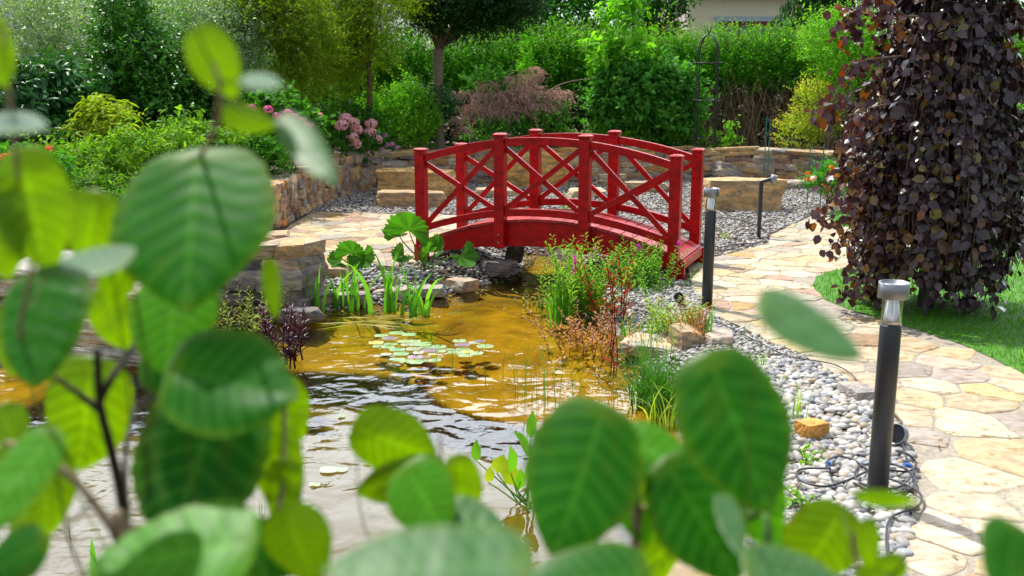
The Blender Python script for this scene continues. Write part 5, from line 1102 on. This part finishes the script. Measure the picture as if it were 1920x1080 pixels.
bgtree('blue green tree behind the ball tree crown', 930, 23, 3.2, 1.6, 1.4, 1500, (.015, .07, .03), (.04, .15, .06))
bgtree('light green tree seen between beech and right edge', 1890, 22, 3.0, 1.8, 2.6, 1500, (.06, .16, .03), (.16, .34, .08))
bgtree('tall tree behind the pale house', 480, 27, 3.6, 2.4, 1.6, 1800, (.02, .08, .02), (.07, .2, .04), ll=.15)
x = V(1560, 0, 20)[0]; b = np.array([x, 20, 0.]); t = thing('spruce_tree', b, 'conifer with drooping branches at the top edge right of the cream house', 'tree')
mb = MB(); tube(mb, [b, b + [0, 0, 4.8]], [.14, .03], 8, (.12, .09, .07)); mb.build('trunk', M_bark, t)
mb = MB()
for k_ in range(150):
    z = rng.uniform(2.2, 4.7); a = rng.uniform(0, 6.28); l = (5.6 - z) * .42 * rng.uniform(.7, 1.15); m_ = 26; u = np.linspace(.1, 1, m_)[:, None]
    p = np.array([x, 20, z]) + np.hstack([u * l * math.cos(a), u * l * math.sin(a), -.35 * l * u ** 2]); p = p + rng.normal(size=p.shape) * .05
    leaves(mb, p, norm(rng.normal(size=(m_, 3)) * .35 + [0, 0, -1]), rng.normal(size=(m_, 3)), .26, .05, mixc((.02, .07, .03), (.06, .15, .06), rng.random(m_)))
mb.build('crown', M_leaf, t)

# ------------------------------------------------------------------ blurred shrub in front of the camera
M_big = mat('hazel_leaf', rough=.42, spec=.20, var=.15, nscale=25, transl=.42, tcol=(1.7, 1.6, .05))
KD = (.013, .115, .004); KM = (.05, .22, .005); KY = (.115, .235, .003); KP = (.05, .15, .045); KK = (.008, .085, .006)  # KY backlit and KP sky-lit looks are put into the leaf colour
def bigleaf(par, px, py, l, w, ang, Y, tilt, col, base_out=None):
    nu, nv = 49, 21; u = np.linspace(0, 1, nu); v = np.linspace(-1, 1, nv); U, Vv = np.meshgrid(u, v, indexing='ij')
    wid = np.clip(U, 0, 1) ** .36 * np.clip(1 - U, 0, 1) ** .86 * (1 + .5 * U); wid = wid / wid.max(); wid = wid * (1 + .05 * np.abs(np.sin(U * 30 + l)) + .04 * np.sin(U * 8 + l)); wid[0] = 0; wid[-1] = 0
    x = (U - .5) * l; y = Vv * wid * w / 2
    x = x - np.abs(Vv) * .07 * l * np.clip(1 - U * 2.2, 0, 1)
    pleat = np.abs(((U * 8 - np.abs(Vv) * 1.6) % 1) - .5) * 2
    hgt = (-.10 * w * Vv ** 2 * (1 if tilt >= 0 else 1) + .0085 * w * pleat * (1 - .5 * np.abs(Vv)) + .05 * w * np.abs(Vv) - .10 * l * (U - .3) ** 2 * 1.2)
    a = R(ang); X = x * math.cos(a) - y * math.sin(a); Z = -(x * math.sin(a) + y * math.cos(a))
    w *= .98
    c = V(px, py, Y); s = np.linalg.norm(c - [0, 0, CAM_H]) / F_PX
    ca, sa = math.cos(PITCH), math.sin(PITCH)
    rt = np.array([1, 0, 0]); upv = np.array([0, sa, ca]); fw = np.array([0, ca, -sa])
    hgt = hgt + .05 * w * snoise(np.stack([x, y, x * 0 + px], -1).reshape(-1, 3) / w, abs(int(px * 3)), 2.2).reshape(x.shape)
    dep = Z * math.tan(R(tilt)) - hgt
    P_ = c + (X[..., None] * rt + Z[..., None] * upv + dep[..., None] * fw) * s
    vein = (np.abs(Vv) < .05) | (pleat > .88)
    cc = np.where(vein[..., None], np.array(col) * 1.35 + [.02, .03, .01], np.array(col)) * rng.uniform(.9, 1.1)
    rim = np.clip((np.maximum(np.abs(Vv), np.abs(2 * U - 1)) - .78) / .22, 0, 1)[..., None] * .45; cc = cc * (1 - rim) + np.array((.13, .22, .01)) * rim  # yellow-green margin painted like light coming through the leaf edge
    bn = snoise(np.stack([U * 3, Vv * 2, U * 0], -1).reshape(-1, 3), abs(int(px * 7 + py)), 2.0).reshape(U.shape); br = np.clip((bn - .62 + .25 * (rim[..., 0] > .2)) / .12, 0, 1)[..., None] * .12; cc = cc * (1 - br) + np.array((.13, .09, .012)) * br
    i, j = np.meshgrid(np.arange(nu - 1), np.arange(nv - 1), indexing='ij'); q = (i * nv + j)
    f = np.stack([q, q + 1, q + nv + 1, q + nv], -1).reshape(-1, 4)
    mb = MB(); mb.add(P_.reshape(-1, 3), f, cc.reshape(-1, 3), True)
    b = P_[0, nv // 2]; mb.build('leaf', M_big, par); return b
def big_shrub(label, base, brs, lvs):
    t = thing('hazel_shrub', base, label, 'shrub'); allp = []
    for pts, r0, r1, col in brs:
        q = smooth_path([V(*p) if len(p) == 3 and p[2] < 3 and abs(p[0]) > 3 or len(p) == 3 and p[0] == 0 else np.array(p) for p in pts], 5); mb = MB(); tube(mb, q, np.linspace(r0, r1, len(q)), 8, col); mb.build('branch', M_bark, t); allp.append(q)
    A = np.vstack(allp)
    for lf_ in lvs:
        b = bigleaf(t, *lf_); d = np.linalg.norm(A - b, axis=1); k = np.argmin(d); tw = MB()
        if d[k] > .06:
            lo = b + [0, .02, -.10]; k = np.argmin(np.linalg.norm(A - lo - [0, 0, -.12], axis=1)); pp_ = [b, lo, (lo + A[k]) / 2 + [0, .01, -.03], A[k]]
        else: pp_ = [b, (A[k] + b) / 2 + [0, 0, -.1 * d[k]], A[k]]
        pp_ = smooth_path(pp_, 4); tube(tw, pp_, np.linspace(.0006, .0010, len(pp_)), 5, (.14, .18, .04), cap=False); tw.build('petiole', M_leaf, t)
    return t
BK = (.03, .022, .018); BT = (.30, .22, .14)
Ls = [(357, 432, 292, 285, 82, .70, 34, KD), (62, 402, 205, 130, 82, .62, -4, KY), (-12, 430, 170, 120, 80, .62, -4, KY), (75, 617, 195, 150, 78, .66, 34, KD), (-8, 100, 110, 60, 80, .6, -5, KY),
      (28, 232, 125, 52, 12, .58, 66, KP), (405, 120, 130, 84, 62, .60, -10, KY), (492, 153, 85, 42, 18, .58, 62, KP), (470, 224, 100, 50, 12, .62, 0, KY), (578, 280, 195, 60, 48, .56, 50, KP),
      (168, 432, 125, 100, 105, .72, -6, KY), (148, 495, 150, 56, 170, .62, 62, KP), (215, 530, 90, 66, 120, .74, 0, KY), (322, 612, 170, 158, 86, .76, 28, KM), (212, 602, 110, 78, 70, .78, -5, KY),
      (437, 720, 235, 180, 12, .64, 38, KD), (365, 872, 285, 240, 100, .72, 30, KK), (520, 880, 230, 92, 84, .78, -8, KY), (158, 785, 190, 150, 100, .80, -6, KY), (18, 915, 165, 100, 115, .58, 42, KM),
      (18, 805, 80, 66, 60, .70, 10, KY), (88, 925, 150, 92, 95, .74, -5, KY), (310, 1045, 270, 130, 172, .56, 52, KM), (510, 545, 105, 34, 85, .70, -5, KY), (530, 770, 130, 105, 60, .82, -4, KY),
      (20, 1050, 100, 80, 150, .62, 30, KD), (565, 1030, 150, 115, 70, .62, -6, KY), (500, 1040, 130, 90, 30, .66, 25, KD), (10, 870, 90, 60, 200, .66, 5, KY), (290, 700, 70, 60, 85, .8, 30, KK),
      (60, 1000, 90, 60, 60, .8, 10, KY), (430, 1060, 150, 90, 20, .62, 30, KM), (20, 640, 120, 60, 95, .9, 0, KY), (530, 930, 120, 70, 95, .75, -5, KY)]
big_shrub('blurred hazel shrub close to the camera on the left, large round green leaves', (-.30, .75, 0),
    [([(-.30, .75, 0.0), (-.27, .74, .6), (235, 1085, .72), (232, 960, .72), (210, 850, .72), (188, 760, .72), (182, 655, .72)], .006, .003, BK), ([(188, 770, .72), (150, 740, .72), (110, 712, .72)], .0035, .002, BK), ([(190, 745, .72), (215, 700, .73), (262, 640, .80), (330, 560, .84), (365, 300, .80)], .0035, .0016, BK),
     ([(-.25, .70, 0.0), (-.23, .68, .55), (250, 1085, .66), (215, 1000, .66), (140, 900, .66), (60, 845, .66), (10, 830, .66)], .0050, .002, BT), ([(238, 990, .72), (235, 850, .74), (255, 760, .76)], .003, .0015, (.25, .22, .2)),
     ([(365, 300, .80), (390, 270, .70), (410, 215, .62), (412, 160, .6), (400, 120, .6)], .002, .0015, BT), ([(240, 990, .72), (420, 1000, .7), (520, 960, .74), (535, 760, .78)], .003, .0015, BT), ([(110, 712, .72), (40, 640, .66), (60, 480, .64), (30, 300, .62), (5, 60, .60)], .002, .0012, BT)], Ls)
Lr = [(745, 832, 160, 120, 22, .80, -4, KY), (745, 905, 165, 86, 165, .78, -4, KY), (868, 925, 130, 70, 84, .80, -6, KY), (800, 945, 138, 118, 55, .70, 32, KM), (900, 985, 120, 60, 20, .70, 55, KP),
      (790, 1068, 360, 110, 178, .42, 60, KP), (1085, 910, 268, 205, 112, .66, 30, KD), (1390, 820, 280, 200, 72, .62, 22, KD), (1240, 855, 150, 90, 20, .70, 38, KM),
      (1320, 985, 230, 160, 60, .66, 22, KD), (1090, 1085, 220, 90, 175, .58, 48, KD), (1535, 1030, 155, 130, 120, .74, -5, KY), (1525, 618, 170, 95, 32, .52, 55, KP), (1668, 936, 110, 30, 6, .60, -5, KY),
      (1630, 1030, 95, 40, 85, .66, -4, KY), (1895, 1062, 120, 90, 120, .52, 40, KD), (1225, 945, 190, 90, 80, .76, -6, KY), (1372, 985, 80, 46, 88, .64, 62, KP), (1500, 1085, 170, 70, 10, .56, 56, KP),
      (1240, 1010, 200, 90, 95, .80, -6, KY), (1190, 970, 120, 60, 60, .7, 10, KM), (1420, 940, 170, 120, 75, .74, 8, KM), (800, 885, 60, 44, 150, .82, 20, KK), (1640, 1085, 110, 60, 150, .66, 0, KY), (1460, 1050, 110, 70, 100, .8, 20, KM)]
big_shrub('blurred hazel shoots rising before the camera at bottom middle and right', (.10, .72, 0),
    [([(.10, .72, 0.0), (.10, .71, .6), (1190, 1085, .70), (1195, 960, .70), (1190, 860, .70)], .006, .0025, BT), ([(-.02, .8, 0.0), (-.03, .8, .6), (850, 1085, .76), (838, 960, .78), (824, 815, .80)], .0045, .0012, (.30, .22, .18)),
     ([(.19, .66, .0), (.19, .66, .6), (1440, 1085, .66), (1400, 960, .70), (1345, 800, .76), (1322, 690, .68)], .0045, .0014, (.10, .2, .05)), ([(1195, 960, .70), (1230, 950, .7), (1300, 1000, .68)], .003, .0015, (.3, .25, .1)), ([(1440, 1085, .66), (1560, 1090, .68), (1605, 1080, .70), (1600, 1000, .70)], .003, .0015, BT),
     ([(1605, 1080, .70), (1750, 1100, .6), (1880, 1100, .52)], .002, .001, BT)], Lr)
